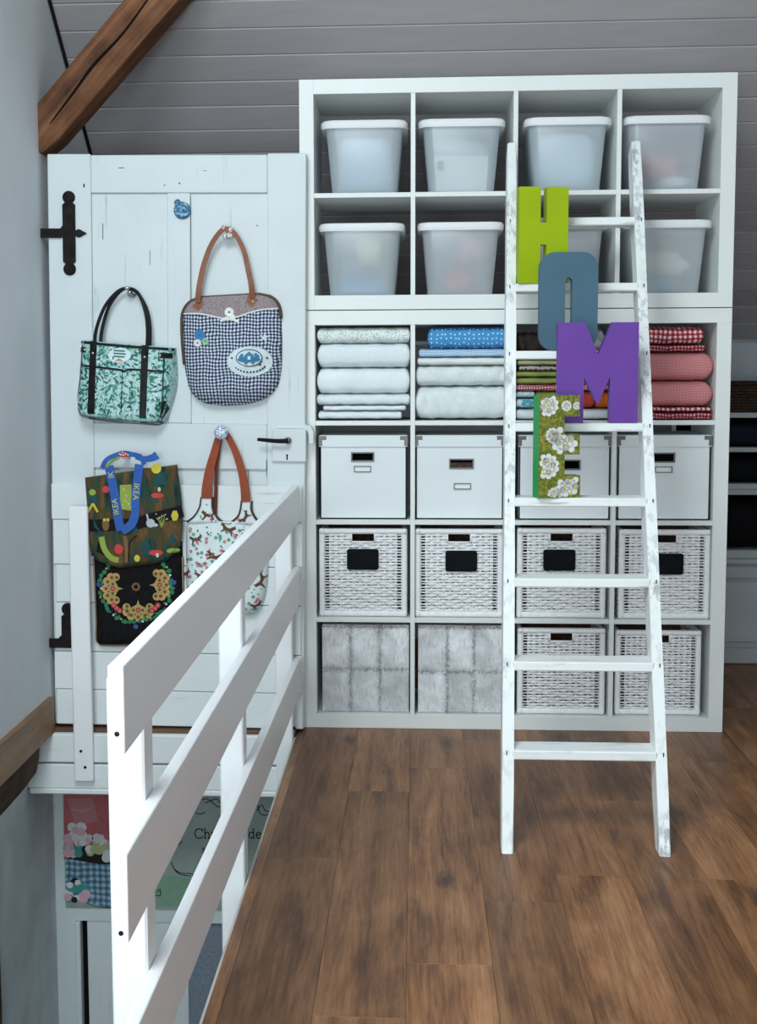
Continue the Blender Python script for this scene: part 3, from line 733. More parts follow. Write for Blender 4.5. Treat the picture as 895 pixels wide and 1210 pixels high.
c_fl = speckle('tiny_floral_cotton', (.45, .56, .56), (.82, .85, .84), 170, .44); c_cot = plain('ivory_cotton', (.80, .83, .80), .9, .05, 14, .3, 120); c_gau = plain('crinkled_white_cotton', (.76, .81, .81), .95, .06, 30, .6, 140)
G0 = 'white linens in the left compartment'
textile('white folded sheet with tiny floral print, top of the left linen stack', c_fl, 374.5, 386, 485, 405.5, 1, G0, pleat=[(.35, .9)])
textile('thick white folded towel second in the left linen stack', c_tw, 375, 404.5, 485, 434.5, 1, G0)
textile('thick smooth white folded sheet in the middle of the left linen stack', c_tw2, 374.5, 434, 484.5, 466, 1, G0)
textile('thin white towel below the thick sheets in the left linen stack', c_tw, 374, 465, 485, 479, 1, G0)
textile('narrow white cloth, second lowest in the left linen stack', c_tw2, 382, 478.5, 480, 485.5, 1, G0)
textile('white folded cloth at the bottom of the left linen stack', c_tw, 376, 485, 475, 495.5, 1, G0)
G1 = 'blue and white linens in the second compartment'
c_pol = dots('blue_polka_dot', (.07, .30, .60), (.62, .78, .90), 62, .17); c_lb = gingham('light_blue_check', (.72, .80, .86), (.42, .60, .78), (.30, .50, .72), .0035)
textile('bright blue polka dot folded cloth on top of the second linen stack', c_pol, 506, 385.5, 601, 412, 1, G1, e=.5)
t1 = textile('light blue checked cloth under the blue polka dot cloth', c_lb, 495, 411.5, 601, 422, 2, G1)
textile('thin ivory folded cloth under the light blue check', c_cot, 493.5, 421.5, 601, 431.5, 1, G1)
textile('pleated white cotton with soft vertical folds in the second linen stack', c_gau, 491.5, 431, 601, 456, 1, G1, pleat=[(-.62, .10), (-.35, .12), (-.02, -.06), (.33, -.10), (.66, -.05), (.86, .1)])
textile('thick crinkled white quilt at the bottom of the second linen stack', c_gau, 491, 455.5, 601, 495.5, 1, G1, amp=1.6, pleat=[(-.8, .1)])
G2 = 'green and mixed fabrics behind the ladder'
c_gn = plain('moss_green_cotton', (.34, .40, .12), .9, .18, 25); c_gn2 = plain('pale_green_cotton', (.52, .56, .30), .9, .12, 25); c_rg = gingham('red_white_check', (.82, .78, .76), (.62, .16, .18), (.45, .03, .06), .0045)
c_sil = paint('silver_striped_cloth', (.62, .62, .64), .9, (.10, .10, .11), .6, (.2, 1, 1), 50, .3); c_db = plain('dark_brown_cloth', (.055, .038, .032), .95, .4, 30)
textile('dark brown crumpled cloth on top of the green fabric stack', c_db, 609.5, 392, 648, 417, 1, G2, yf=.05, dep=.25, amp=3)
textile('silver and black striped cloth above the green fabrics', c_sil, 648.5, 388, 716, 417, 1, G2, yf=.03, dep=.27, amp=2.5, pleat=[(-.6, .3), (-.2, -.3)])
textile('patterned brown and pink cloth above the pale green fabric', speckle('brown_pink_print', (.25, .15, .11), (.60, .50, .46), 120), 610, 416.5, 719, 425, 1, G2)
textile('pale green folded cloth near the top of the green stack', c_gn2, 612, 424.5, 719, 431.5, 1, G2)
textile('pinkish dotted cloth between two green fabrics', dots('pink_dotted_print', (.62, .50, .48), (.12, .07, .07), 60, .25), 614, 431.3, 719, 438, 1, G2)
textile('moss green folded cloth below the dotted cloth', c_gn, 610, 437.8, 720, 445.5, 1, G2)
textile('moss green folded cloth above the red checked cloth', c_gn, 610, 445.3, 720, 454, 1, G2)
textile('red and white checked cloth in the green fabric stack', c_rg, 609.5, 453.7, 721, 462, 1, G2)
textile('short pale blue cloth under the red check', plain('sky_cotton', (.58, .74, .80), .9, .1), 609.5, 461.5, 632, 470, 1, G2)
textile('short olive cloth beside the pale blue cloth', c_gn, 632.5, 461.5, 682, 482, 2, G2)
textile('small red folded cloth seen between the legs of the purple letter', plain('red_cotton', (.55, .07, .05), .9, .15), 683, 461.5, 703.5, 482.5, 1, G2)
textile('small orange folded cloth seen between the legs of the purple letter', plain('orange_cotton', (.75, .17, .03), .9, .15), 704, 461.5, 721.5, 482.5, 1, G2)
textile('turquoise and white printed cloth on the lowest white cloth', speckle('turquoise_print', (.10, .42, .55), (.66, .80, .82), 60, .47), 610, 470, 632, 482.5, 1, G2)
textile('white folded cloth at the bottom of the green fabric stack', c_tw2, 609.5, 482.3, 722, 496.5, 1, G2)
G3 = 'red checked cushions and cloths in the right compartment'
c_rg2 = gingham('crimson_gingham', (.78, .66, .64), (.46, .09, .12), (.26, .012, .035), .0085); c_rg3 = gingham('fine_red_check', (.74, .50, .48), (.60, .17, .18), (.48, .07, .085), .0022); c_rd = gingham('dark_red_check', (.62, .42, .42), (.34, .035, .055), (.20, .008, .022), .006)
textile('crimson and white gingham cushion on top of the red stack', c_rg2, 733, 385, 833, 407.5, 1, G3, e=.55, rend=.9)
textile('thin dark red checked cloth under the gingham cushion', c_rd, 733, 407, 835, 415.5, 2, G3)
textile('upper plump fine red checked cushion in the right compartment', c_rg3, 731, 415, 843.5, 450, 1, G3, e=.5, amp=.5, rend=.9)
textile('lower plump fine red checked cushion in the right compartment', c_rg3, 731, 449.5, 842.5, 481, 1, G3, e=.5, amp=.5, rend=.9)
textile('dark red gingham cloth directly under the plump cushions', c_rg2, 731, 480.5, 842, 487, 1, G3)
textile('dark red layered cloth at the bottom of the red stack', c_rd, 731, 486.5, 842, 496, 3, G3)

# ================================================================== WHITE LIDDED BOXES
def white_box(label, xc, wd, slot, lab_, yf, red=False):
    z = CZ(2)+.001; t = thing('lidded_box', label, 'box', (xc, yf+.16, z), group='white lidded boxes on the third shelf'); h_ = .262; d = .33
    bm = B(); w2 = wd/2-.004
    # body with open slot: front built of four pieces around the slot
    sx, sz, sw, sh = slot
    box(bm, xc-w2, xc+w2, yf+.004, yf+d, z, z+.004); box(bm, xc-w2, xc-w2+.004, yf+.004, yf+d, z, z+h_); box(bm, xc+w2-.004, xc+w2, yf+.004, yf+d, z, z+h_); box(bm, xc-w2, xc+w2, yf+d-.004, yf+d, z, z+h_)
    for a, b_, c_, d_ in ((xc-w2, sx-sw/2, z, z+h_), (sx+sw/2, xc+w2, z, z+h_), (sx-sw/2, sx+sw/2, z, sz-sh/2), (sx-sw/2, sx+sw/2, sz+sh/2, z+h_)): box(bm, a, b_, yf+.004, yf+.008, c_, d_)
    bd_ = obj('body', bm, m_card, t)
    lidz = z+h_-.004; obj('slot_shade_panel', bx(xc-w2+.006, xc+w2-.006, yf+.05, yf+.054, z+.005, z+h_-.006), m_dark, bd_)  # black sheet behind the slot, painting in the shade of the box interior
    bm = B(); loft(bm, [(rrect(wd, d+.006, .004, 2), lidz), (rrect(wd, d+.006, .004, 2), lidz+.037), (rrect(wd-.006, d, .004, 2), lidz+.040)]); bmesh.ops.translate(bm, verts=bm.verts, vec=(xc, yf+.165, 0)); ld_ = obj('lid', bm, m_card, t)
    for s_ in (-1, 1):
        bm = B(); x1 = xc+s_*(wd/2+.0006); a, b_ = sorted((x1, x1-s_*.028)); box(bm, a, b_, yf-.0005, yf+.003, lidz+.024, lidz+.0375, bev=.001); a, b_ = sorted((x1, x1-s_*.013)); box(bm, a, b_, yf-.0007, yf+.003, lidz+.003, lidz+.026, bev=.001)
        a, b_ = sorted((x1, x1-s_*.002)); box(bm, a, b_, yf, yf+.028, lidz+.012, lidz+.0372); bmesh.ops.translate(bm, verts=bm.verts, vec=(0, -.0042, 0)); obj('corner_clip', bm, m_steel, ld_)
    def frame(x, zc, w_, hh, tk, name, par):
        bm = B(); y0_, y1_ = yf-.001, yf+.0045
        for a, b_, c_, d_ in ((x-w_/2-tk, x+w_/2+tk, zc+hh/2, zc+hh/2+tk), (x-w_/2-tk, x+w_/2+tk, zc-hh/2-tk, zc-hh/2), (x-w_/2-tk, x-w_/2, zc-hh/2, zc+hh/2), (x+w_/2, x+w_/2+tk, zc-hh/2, zc+hh/2)): box(bm, a, b_, y0_, y1_, c_, d_)
        return obj(name, bm, m_steel, par)
    frame(sx, sz, sw, sh, .0045, 'grip_frame', bd_); frame(lab_[0], lab_[1], .055, .016, .003, 'label_holder', bd_)
    bm = bx(lab_[0]-.0275, lab_[0]+.0275, yf+.0032, yf+.0042, lab_[1]-.008, lab_[1]+.008); obj('label_card', bm, c_wh, bd_)
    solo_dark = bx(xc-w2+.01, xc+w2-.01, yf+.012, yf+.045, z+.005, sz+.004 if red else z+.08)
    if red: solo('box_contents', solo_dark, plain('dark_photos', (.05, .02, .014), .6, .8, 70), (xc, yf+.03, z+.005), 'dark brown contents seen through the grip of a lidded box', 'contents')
    else: solo_dark.free()
white_box('white lidded box with black grip above a high label, leftmost of four', .2175, .316, (.2155, .9745, .074, .025), (.2145, .9315), .028)
white_box('white lidded box with low label and brown contents showing, second of four', .558, .316, (.565, .950, .078, .027), (.5685, .8705), .028, True)
white_box('white lidded box behind the floral letter', .926, .325, (.940, .947, .074, .027), (.940, .87), .022)
white_box('white lidded box with grip near the right stile of the ladder', 1.2715, .327, (1.2675, .972, .074, .026), (1.2695, .930), .022)

# ================================================================== WICKER BASKETS
def weave(bm, w_, h_, pitch=.0102, sp=.0215, r=.0061, hole=None, gap=.024, nseg=6, flat=.55, thin=.42):
    n = max(1, int(h_/pitch)); x0 = -w_/2
    for k in range(n):
        z = (k+.5)*h_/n
        runs = [(x0, w_/2)]
        if hole and abs(z-hole[1]) < hole[3]/2: runs = [(x0, hole[0]-hole[2]/2), (hole[0]+hole[2]/2, w_/2)]
        for a, b_ in runs:
            m = max(2, int((b_-a)/sp*nseg)); pts = []
            for i in range(m+1):
                x = a+(b_-a)*i/m; pts.append((x, -.0034*math.sin(PI*x/sp + (k % 2)*PI), z + .0009*math.sin(x*37+k*2.1)))
            def rad(t_, a=a, b_=b_, k=k):
                x = a+(b_-a)*t_; e_ = min(x-x0, w_/2-x); q = abs(math.sin(PI*x/sp)); g = 1-.36*(1-q)**1.5
                return r*(thin if gap*.12 < e_ < gap*.85 else g)
            tube(bm, pts, rad, 6, cap=False, flat=flat, up=(0, 0, 1))
def basket_mesh(rs_=.0061):
    """local: front centre at x=0, y=0 (front) .. depth, z 0..h"""
    w_, h_, d, f = .312, .318, .335, .020; parts = []
    hole = (0, h_-2*f-.012, .078, .030)
    bm = B(); weave(bm, w_-2*f, h_-2*f, hole=hole, r=rs_); bmesh.ops.translate(bm, verts=bm.verts, vec=(0, .010, f)); parts.append(('front_weave', bm, True, 'stuff'))
    bm = B()
    for i in range(12):
        x = (i-5.5)*.0215
        if abs(x) < .042: tube(bm, [(x, .011, f), (x, .011, h_-f-.03)], .0024, 5)
        else: tube(bm, [(x, .011, f), (x, .011, h_-f)], .0024, 5)
    parts.append(('stakes', bm, True, 'stuff'))
    for nm_, s_ in (('side_weave', -1), ('side_weave', 1)):
        bm = B(); weave(bm, d-2*f, h_-2*f, .0166, .03, .0082, nseg=3)
        for v in bm.verts: v.co = Vector((s_*(w_/2-.010)+v.co.y, d/2+v.co.x, v.co.z+f))
        parts.append((nm_, bm, True, 'stuff'))
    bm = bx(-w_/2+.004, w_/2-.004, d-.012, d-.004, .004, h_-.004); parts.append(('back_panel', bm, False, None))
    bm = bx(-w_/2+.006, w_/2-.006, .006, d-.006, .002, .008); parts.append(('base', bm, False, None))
    bm = B()
    def roll(p, q, r): 
        p, q = Vector(p), Vector(q); n_ = int((q-p).length/.006); tube(bm, [p+(q-p)*i/n_ for i in range(n_+1)], lambda t_: r*(1+.06*(int(round(t_*n_)) % 2)), 8, flat=.8)
    g = .0105; zt, zb = h_-g, g
    for z in (zt, zb):
        roll((-w_/2+.002, g, z), (w_/2-.002, g, z), g); roll((-w_/2+g, .0, z), (-w_/2+g, d, z), g); roll((w_/2-g, 0, z), (w_/2-g, d, z), g); roll((-w_/2, d-g, z), (w_/2, d-g, z), g)
    for x in (-w_/2+g, w_/2-g): roll((x, g, 0.004), (x, g, h_-.004), g)
    parts.append(('frame', bm, True, None))
    bm = B()
    for x in (-hole[2]/2-.003, hole[2]/2+.003): tube(bm, [(x, .008, hole[1]+f-.017), (x, .008, h_-f)], .004, 6)
    tube(bm, [(-hole[2]/2, .007, hole[1]+f-.018), (hole[2]/2, .007, hole[1]+f-.018)], .0045, 6)
    parts.append(('grip_edge', bm, True, None))
    return parts
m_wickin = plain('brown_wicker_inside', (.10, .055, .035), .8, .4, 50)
def template(rs_):
    out = []
    for nm_, bm, sm, kd in basket_mesh(rs_):
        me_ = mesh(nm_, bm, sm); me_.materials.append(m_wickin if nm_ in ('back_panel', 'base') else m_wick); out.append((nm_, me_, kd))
    return out
tpl = template(.0060); tpl2 = template(.0054)
bm = B(); prism(bm, rr_(.112, .075, .009, 4, 0), -.0035, .001); bmesh.ops.bevel(bm, geom=list(bm.edges), offset=.0008, segments=1, affect='EDGES'); me_tag = mesh('chalkboard_tag', bm); me_tag.materials.append(plain('black_slate', (.004, .006, .008), .7, .3, 40))
def basket(label, xc, z, yf, sc=(1, 1, 1), tag_=None, rz=0, ry=0):
    t = thing('wicker_basket', label, 'basket', (xc, yf, z), (0, ry, rz), group='white wicker baskets in the lower shelf'); t.scale = sc
    for nm_, me_, kd in (tpl if tag_ else tpl2):
        o = bpy.data.objects.new(nm_, me_); COL.objects.link(o); o.parent = t
        if kd: o['kind'] = kd
    if tag_:
        o = bpy.data.objects.new('chalkboard_tag', me_tag); COL.objects.link(o); o.parent = t; o.location = (tag_[0]-xc, .0015, tag_[1]-z); o['label'] = 'blank black chalkboard tag'
zb = CZ(1)+.001
basket('white wicker basket with black tag, leftmost of the tagged row', .2165, zb, .018, (1.01, 1, 1), (.2155, .609))
basket('white wicker basket with black tag, directly above the right fur box', .558, zb, .018, (1, 1, 1), (.5655, .6045))
basket('white wicker basket with black tag behind the middle of the ladder', .919, zb, .018, (1.005, 1, 1.01), (.911, .6075))
basket('white wicker basket with black tag, rightmost of the tagged row', 1.2775, zb, .010, (1.02, 1, 1), (1.285, .5985))
basket('untagged loosely woven white basket behind the ladder on the bottom shelf', .923, CZ(0)+.001, .024, (1, 1, .985))
basket('untagged white wicker basket at the bottom right, gap beside it', 1.2655, CZ(0)+.001, .030, (.97, 1, .965))

# ================================================================== HIDE COVERED BOXES
def fur_box(label, xc, w_, yf, seed):
    z = CZ(0)+.001; h_ = .320; d = .32; q = random.Random(seed)
    t = thing('hide_box', label, 'box', (xc, yf+d/2, z), group='patchwork hide boxes on the bottom shelf')
    obj('body', bx(xc-w_/2+.004, xc+w_/2-.004, yf+.006, yf+d, z+.001, z+h_-.004, bev=.006), m_fur, t)
    xs = [-.5, -.5+.335+q.uniform(-.01, .01), -.5+.66+q.uniform(-.01, .01), .5]; zs = [0, .49+q.uniform(-.02, .02), 1]
    for a in range(3):
        for b_ in range(2):
            bm = B(); x0, x1 = xc+xs[a]*w_+.001, xc+xs[a+1]*w_-.001; z0_, z1_ = z+zs[b_]*h_+.001, z+zs[b_+1]*h_-.001; n = 9; g = []
            for i in range(n+1):
                for j in range(n+1):
                    u, v_ = i/n, j/n; e_ = (1-abs(2*u-1)**6)*(1-abs(2*v_-1)**6)
                    g.append(bm.verts.new((x0+(x1-x0)*u, yf+.006-.008*e_**.5-.0012*q.random(), z0_+(z1_-z0_)*v_)))
            for i in range(n):
                for j in range(n): bm.faces.new((g[i*(n+1)+j], g[(i+1)*(n+1)+j], g[(i+1)*(n+1)+j+1], g[i*(n+1)+j+1]))
            obj('hide_patch', bm, m_fur, t, smooth=True)
    def hairs(name, mat, pts_):
        bm = B()
        for (x, z_, dx, dz) in pts_:
            p = Vector((x, yf+.004-.004*q.random(), z_)); tip = p + Vector((dx, -.006-.004*q.random(), dz)); s_ = Vector((-dz, 0, dx)).normalized()*.0007
            bm.faces.new([bm.verts.new(p-s_), bm.verts.new(p+s_), bm.verts.new(tip)])
        obj(name, bm, mat, t)['kind'] = 'stuff'
    pts_ = []
    for sx in xs[1:3]:
        for i in range(190): pts_.append((xc+sx*w_+q.gauss(0, .004), z+q.random()*h_, q.gauss(0, .006), q.gauss(-.004, .006)))
    for i in range(220): pts_.append((xc+(q.random()-.5)*w_, z+zs[1]*h_+q.gauss(0, .004), q.gauss(0, .006), q.gauss(-.004, .006)))
    for i in range(150): pts_.append((xc+(q.random()-.5)*w_, z+h_-abs(q.gauss(0, .006))-.003, q.gauss(0, .006), q.gauss(-.002, .005)))
    hairs('seam_hair', m_furd, pts_)
    pts_ = [(xc+(q.random()-.5)*w_*.97, z+.012+q.random()*(h_-.02), q.gauss(.002, .004), -.010+q.gauss(0, .003)) for i in range(2600)]
    hairs('fur', m_fur, pts_)
fur_box('box covered in whitish patchwork hide, bottom left corner of the shelf', .224, .314, .030, 21)
fur_box('box covered in whitish patchwork hide, right of the other hide box', .5665, .308, .030, 22)

# ================================================================== BAGS
class Bag:
    def __init__(s, rows, yb, th, slope=0, xc=0, p=3, q=.6, top=.35, bot=.10, rip=0):
        s.rows = sorted(rows); s.yb, s.th, s.sl, s.xc, s.p, s.q, s.top, s.bot, s.rip = yb, th, slope, xc, p, q, top, bot, rip
        s.z0, s.z1 = s.rows[0][0], s.rows[-1][0]
    def lr(s, z):
        r = s.rows
        if z <= r[0][0]: return r[0][1:]
        for i, (a, b) in enumerate(zip(r, r[1:])):
            if z <= b[0]:
                t = (z-a[0])/(b[0]-a[0]); z_ = r[max(i-1, 0)]; n_ = r[min(i+2, len(r)-1)]; o = []
                for k in (1, 2):
                    m0 = (b[k]-z_[k])/(b[0]-z_[0])*(b[0]-a[0]) if b[0] > z_[0] else 0; m1 = (n_[k]-a[k])/(n_[0]-a[0])*(b[0]-a[0])
                    t2, t3 = t*t, t*t*t; o.append((2*t3-3*t2+1)*a[k]+(t3-2*t2+t)*m0+(-2*t3+3*t2)*b[k]+(t3-t2)*m1)
                return o
        return r[-1][1:]
    def t(s, x, zl):
        l, r = s.lr(zl); u = min(1, max(0, (x-l)/max(1e-6, r-l))); v = min(1, max(0, (zl-s.z0)/(s.z1-s.z0)))
        f = max(0, 1-abs(2*u-1)**s.p)**s.q; fv = min(1, (v/s.bot))**.5 if s.bot else 1
        fv *= s.top + (1-s.top)*min(1, (1-v)/.6)
        return .004 + s.th*f*fv + s.rip*math.sin(x*70+zl*14)*f
    def y(s, x, z): return s.yb - s.t(x, z - s.sl*(x-s.xc))
    def mesh(s, bm, nu=26, nv=28):
        fr, bk = [], []
        for j in range(nv+1):
            z = s.z0+(s.z1-s.z0)*j/nv; l, r = s.lr(z)
            for i in range(nu+1):
                x = l+(r-l)*i/nu; zz = z+s.sl*(x-s.xc); fr.append(bm.verts.new((x, s.yb-s.t(x, z), zz))); bk.append(bm.verts.new((x, s.yb, zz)))
        k = nu+1
        for j in range(nv):
            for i in range(nu):
                a = j*k+i; bm.faces.new((fr[a], fr[a+1], fr[a+k+1], fr[a+k])); bm.faces.new((bk[a], bk[a+k], bk[a+k+1], bk[a+1]))
        for i in range(nu):
            a = i; bm.faces.new((fr[a], bk[a], bk[a+1], fr[a+1])); a = nv*k+i; bm.faces.new((fr[a], fr[a+1], bk[a+1], bk[a]))
        for j in range(nv):
            a = j*k; bm.faces.new((fr[a], fr[a+k], bk[a+k], bk[a])); a = j*k+nu; bm.faces.new((fr[a], bk[a], bk[a+k], fr[a+k]))
    def edge(s, n=16):   # outline: left bottom -> up is left side list, right side list
        L = []; R_ = []
        for j in range(n+1):
            z = s.z0+(s.z1-s.z0)*j/n; l, r = s.lr(z); L.append((l, z+s.sl*(l-s.xc))); R_.append((r, z+s.sl*(r-s.xc)))
        return L, R_
class Print:
    def __init__(s, yf): s.bm = B(); s.mats = []; s.yf = yf; s.off = .0012
    def idx(s, m):
        if m not in s.mats: s.mats.append(m)
        return s.mats.index(m)
    def poly(s, m, pts, lift=0):
        k = s.idx(m); cx_ = sum(p[0] for p in pts)/len(pts); cz_ = sum(p[1] for p in pts)/len(pts)
        V = [s.bm.verts.new((x, s.yf(x, z)-s.off-lift, z)) for x, z in pts]; c = s.bm.verts.new((cx_, s.yf(cx_, cz_)-s.off-lift, cz_))
        for i in range(len(V)):
            f = s.bm.faces.new((V[i], V[(i+1) % len(V)], c)); f.material_index = k
    def disc(s, m, x, z, r, lift=0, n=10, rz=None): s.poly(m, [(x+r*math.cos(2*PI*k/n), z+(rz or r)*math.sin(2*PI*k/n)) for k in range(n)], lift)
    def strip(s, m, pts, w_, lift=0, n=5):
        k = s.idx(m); P_ = [Vector((p[0], p[1], 0)) for p in pts]; P_ = catmull(P_, n) if len(P_) > 2 else [P_[0]+(P_[1]-P_[0])*i/n for i in range(n+1)]; prev = None
        for i, p in enumerate(P_):
            d = (P_[min(i+1, len(P_)-1)]-P_[max(i-1, 0)]).normalized(); q = Vector((-d.y, d.x, 0))*(w_/2); a, b = p+q, p-q
            cur = [s.bm.verts.new((v.x, s.yf(v.x, v.y)-s.off-lift, v.y)) for v in (a, b)]
            if prev: f = s.bm.faces.new((prev[0], prev[1], cur[1], cur[0])); f.material_index = k
            prev = cur
    def done(s, name, parent, stuff=True):
        o = Vector((0, 0, 0)); q = parent
        while q is not None: o += q.location; q = q.parent
        for v in s.bm.verts: v.co -= o
        me_ = bpy.data.meshes.new(name); s.bm.to_mesh(me_); s.bm.free()
        for m in s.mats: me_.materials.append(m)
        ob = bpy.data.objects.new(name, me_); COL.objects.link(ob); ob.parent = parent
        if stuff: ob['kind'] = 'stuff'
        return ob
def ribbon(bm, pts, width, thick, n=6):
    """3-D strap: pts are (x,y,z); flat side faces -Y"""
    P_ = catmull(pts, n); prev = None; first = None
    for i, p in enumerate(P_):
        d = (P_[min(i+1, len(P_)-1)]-P_[max(i-1, 0)]); d.y = 0; d.normalize(); q = Vector((-d.z, 0, d.x))*((width(i/(len(P_)-1)) if callable(width) else width)/2); t_ = Vector((0, thick/2, 0))
        cur = [bm.verts.new(v) for v in (p+q-t_, p-q-t_, p-q+t_, p+q+t_)]
        if prev:
            for k in range(4): bm.faces.new((prev[k], prev[(k+1) % 4], cur[(k+1) % 4], cur[k]))
        else: bm.faces.new(cur)
        prev = cur
    bm.faces.new(prev[::-1])
def flat(n, c, r=.8): return plain(n, c, r, .08, 30)

# ---- green handbag
gb = Bag([(1.098, -.725, -.50), (1.108, -.765, -.478), (1.15, -.780, -.455), (1.25, -.772, -.428), (1.374, -.762, -.430)], -.053, .075, -.085, -.595, p=8, q=.5, top=.75, bot=.06)
t = thing('handbag', 'green and white patterned handbag with black straps on a chrome hook', 'bag', (-.595, -.09, 1.10))
bm = B(); gb.mesh(bm); obj('body', bm, green_print('green_paisley_oilcloth', (.46, .66, .65), ((.006, .075, .055), (.03, .24, .175)), 46), t, smooth=True)
pr = Print(gb.y); k_ = m_black; rg = random.Random(31)
gl = [flat('leaf_dark_green', (.006, .075, .052), .4), flat('leaf_green', (.02, .20, .14), .4), flat('leaf_aqua', (.55, .70, .72), .4)]
for i in range(420):
    x = rg.uniform(-.765, -.445); zl = rg.uniform(1.125, 1.36); l_, r_ = gb.lr(zl); z = zl-.085*(x+.595)
    if not (l_+.014 < x < r_-.014): continue
    a = rg.uniform(0, 6.28); L_ = rg.uniform(.006, .0105); c_, s_ = math.cos(a), math.sin(a); W_ = L_*.38
    pr.poly(gl[0 if i % 5 < 2 else (1 if i % 5 < 4 else 2)], [(x+c_*p*L_-s_*q*W_, z+s_*p*L_+c_*q*W_) for p, q in ((-1, 0), (-.4, -.9), (.4, -.8), (1, 0), (.4, .8), (-.4, .9))], .0002+.000002*i)
pr.done('leaf_print', t); pr = Print(gb.y)
def gz(x, z): return z - .085*(x+.595)
for x in (-.707, -.527): pr.strip(k_, [(x, gz(x, 1.375)), (x-.004, gz(x, 1.25)), (x-.010, gz(x, 1.108))], .024, .003)
pr.strip(k_, [(-.758, gz(-.758, 1.368)), (-.6, gz(-.6, 1.366)), (-.432, gz(-.432, 1.368))], .009, .002)
pr.strip(k_, [(-.756, gz(-.756, 1.288)), (-.62, gz(-.62, 1.284)), (-.60, gz(-.60, 1.280)), (-.575, gz(-.575, 1.288)), (-.462, gz(-.462, 1.290))], .007, .002)
pr.strip(k_, [(-.605, gz(-.605, 1.28)), (-.612, gz(-.612, 1.11))], .0025, .001)
pr.strip(k_, [(-.752, gz(-.752, 1.36)), (-.758, gz(-.758, 1.25)), (-.774, gz(-.774, 1.16))], .004, .001); pr.strip(k_, [(-.462, gz(-.462, 1.35)), (-.468, gz(-.468, 1.2)), (-.478, gz(-.478, 1.13))], .004, .001)
pr.strip(k_, [(-.764, gz(-.764, 1.342)), (-.735, gz(-.735, 1.343))], .018, .003); pr.strip(k_, [(-.475, gz(-.475, 1.344)), (-.436, gz(-.436, 1.346))], .018, .003)
pr.strip(k_, [(-.775, gz(-.775, 1.155)), (-.762, gz(-.762, 1.118)), (-.70, gz(-.70, 1.107)), (-.60, gz(-.60, 1.104)), (-.50, gz(-.50, 1.106)), (-.478, gz(-.478, 1.118))], .012, .002)
pr.poly(k_, [(-.478, 1.108), (-.452, 1.150), (-.458, 1.178), (-.482, 1.172)], .002)
pr.done('black_trim', t)
pr = Print(gb.y); mlab = flat('label_white', (.66, .76, .78)); mgr = flat('label_green', (.02, .16, .11)); pr.disc(mlab, -.616, 1.335, .040, .0010, 14, .026)
for i in range(3): pr.strip(mgr, [(-.636, 1.352-i*.010), (-.598+.004*(i % 2), 1.349-i*.010)], .0048, .002)
pr.poly(flat('label_red', (.55, .28, .24)), [(-.632, 1.316), (-.617, 1.326), (-.600, 1.313)], .002); pr.done('print_label', t)
for sx, dy in ((0, 0), (.010, .018)):
    bm = B(); pts = [(-.703+sx*1.6, gb.y(-.70, gz(-.70, 1.35))-.004+dy, gz(-.70, 1.34)), (-.700+sx*1.6, -.105+dy, 1.42), (-.672+sx, -.092+dy, 1.50), (-.630+sx*.6, -.080+dy*.4, 1.553), (-.592, -.076+dy*.4, 1.566), (-.556-sx*.2, -.080+dy*.4, 1.548), (-.530+sx*.3, -.092+dy, 1.49), (-.520+sx*.5, -.105+dy, 1.42), (-.522+sx*.6, gb.y(-.527, gz(-.527, 1.35))-.004+dy, gz(-.527, 1.34))]
    tube(bm, catmull(pts, 7), .0062, 8); obj('handle', bm, m_black, t, smooth=True)
for x, z in ((-.708, 1.333), (-.528, 1.334), (-.738, 1.343), (-.475, 1.344)):
    bm = B(); ball(bm, (x, gb.y(x, gz(x, z))-.006, gz(x, z)), .0045, 1, .6, 1, 8, 6); obj('rivet', bm, m_brass, t, smooth=True)

# ---- gingham bag
nb = Bag([(1.160, -.27, -.19), (1.170, -.325, -.14), (1.195, -.365, -.095), (1.24, -.390, -.068), (1.35, -.405, -.060), (1.47, -.408, -.063), (1.505, -.398, -.073), (1.528, -.375, -.098), (1.538, -.345, -.135)], -.050, .055, .05, -.235, p=3.5, q=.55, top=.5, bot=.14, rip=.0022)
t = thing('tote_bag', 'navy and white gingham tote bag with brown leather handles', 'bag', (-.235, -.08, 1.16))
bm = B(); nb.mesh(bm, 34, 34); obj('body', bm, gingham('navy_gingham', (.72, .75, .78), (.16, .19, .29), (.012, .016, .045), .0058), t, smooth=True)
yk = []
def ytop(x): zt = 1.538; return None
L, R_ = nb.edge(40)
m_yoke = speckle('brown_herringbone', (.20, .15, .15), (.40, .33, .34), 420); pr = Print(nb.y)
lowz = lambda x: 1.482 + .05*(x+.235) - .026*math.exp(-((x+.24)/.075)**2) + .004
n = 30; prevp = None
for i in range(n+1):
    x = -.402 + .334*i/n
    zl_ = max([1.40+.138*k/80 for k in range(81) if nb.lr(1.40+.138*k/80)[0] <= x <= nb.lr(1.40+.138*k/80)[1]] or [1.40]); zt = zl_ + .05*(x+.235)
    cur = (x, zt, lowz(x))
    if prevp and cur[1] > cur[2]:
        for k in range(4):
            f0, f1 = k/4, (k+1)/4; g = lambda c, f_: (c[0], c[2]+(c[1]-c[2])*f_); pr.poly(m_yoke, [g(prevp, f0), g(cur, f0), g(cur, f1), g(prevp, f1)], .0012)
    prevp = cur
pr.done('yoke', t, False)
pr = Print(nb.y); pr.strip(flat('cream_lace', (.78, .76, .70)), [(-.404+.334*i/12, lowz(-.404+.334*i/12)) for i in range(13)], .0045, .002); pr.done('lace_trim', t, False)
bm = B(); path = [(x, nb.yb-.012, z) for x, z in L[16:]] + [(x, nb.yb-.014, z) for x, z in R_[::-1][:10]]; tube(bm, path, .0055, 6); obj('leather_piping', bm, plain('dark_brown_leather', (.085, .045, .03), .5, .15, 20), t, smooth=True)
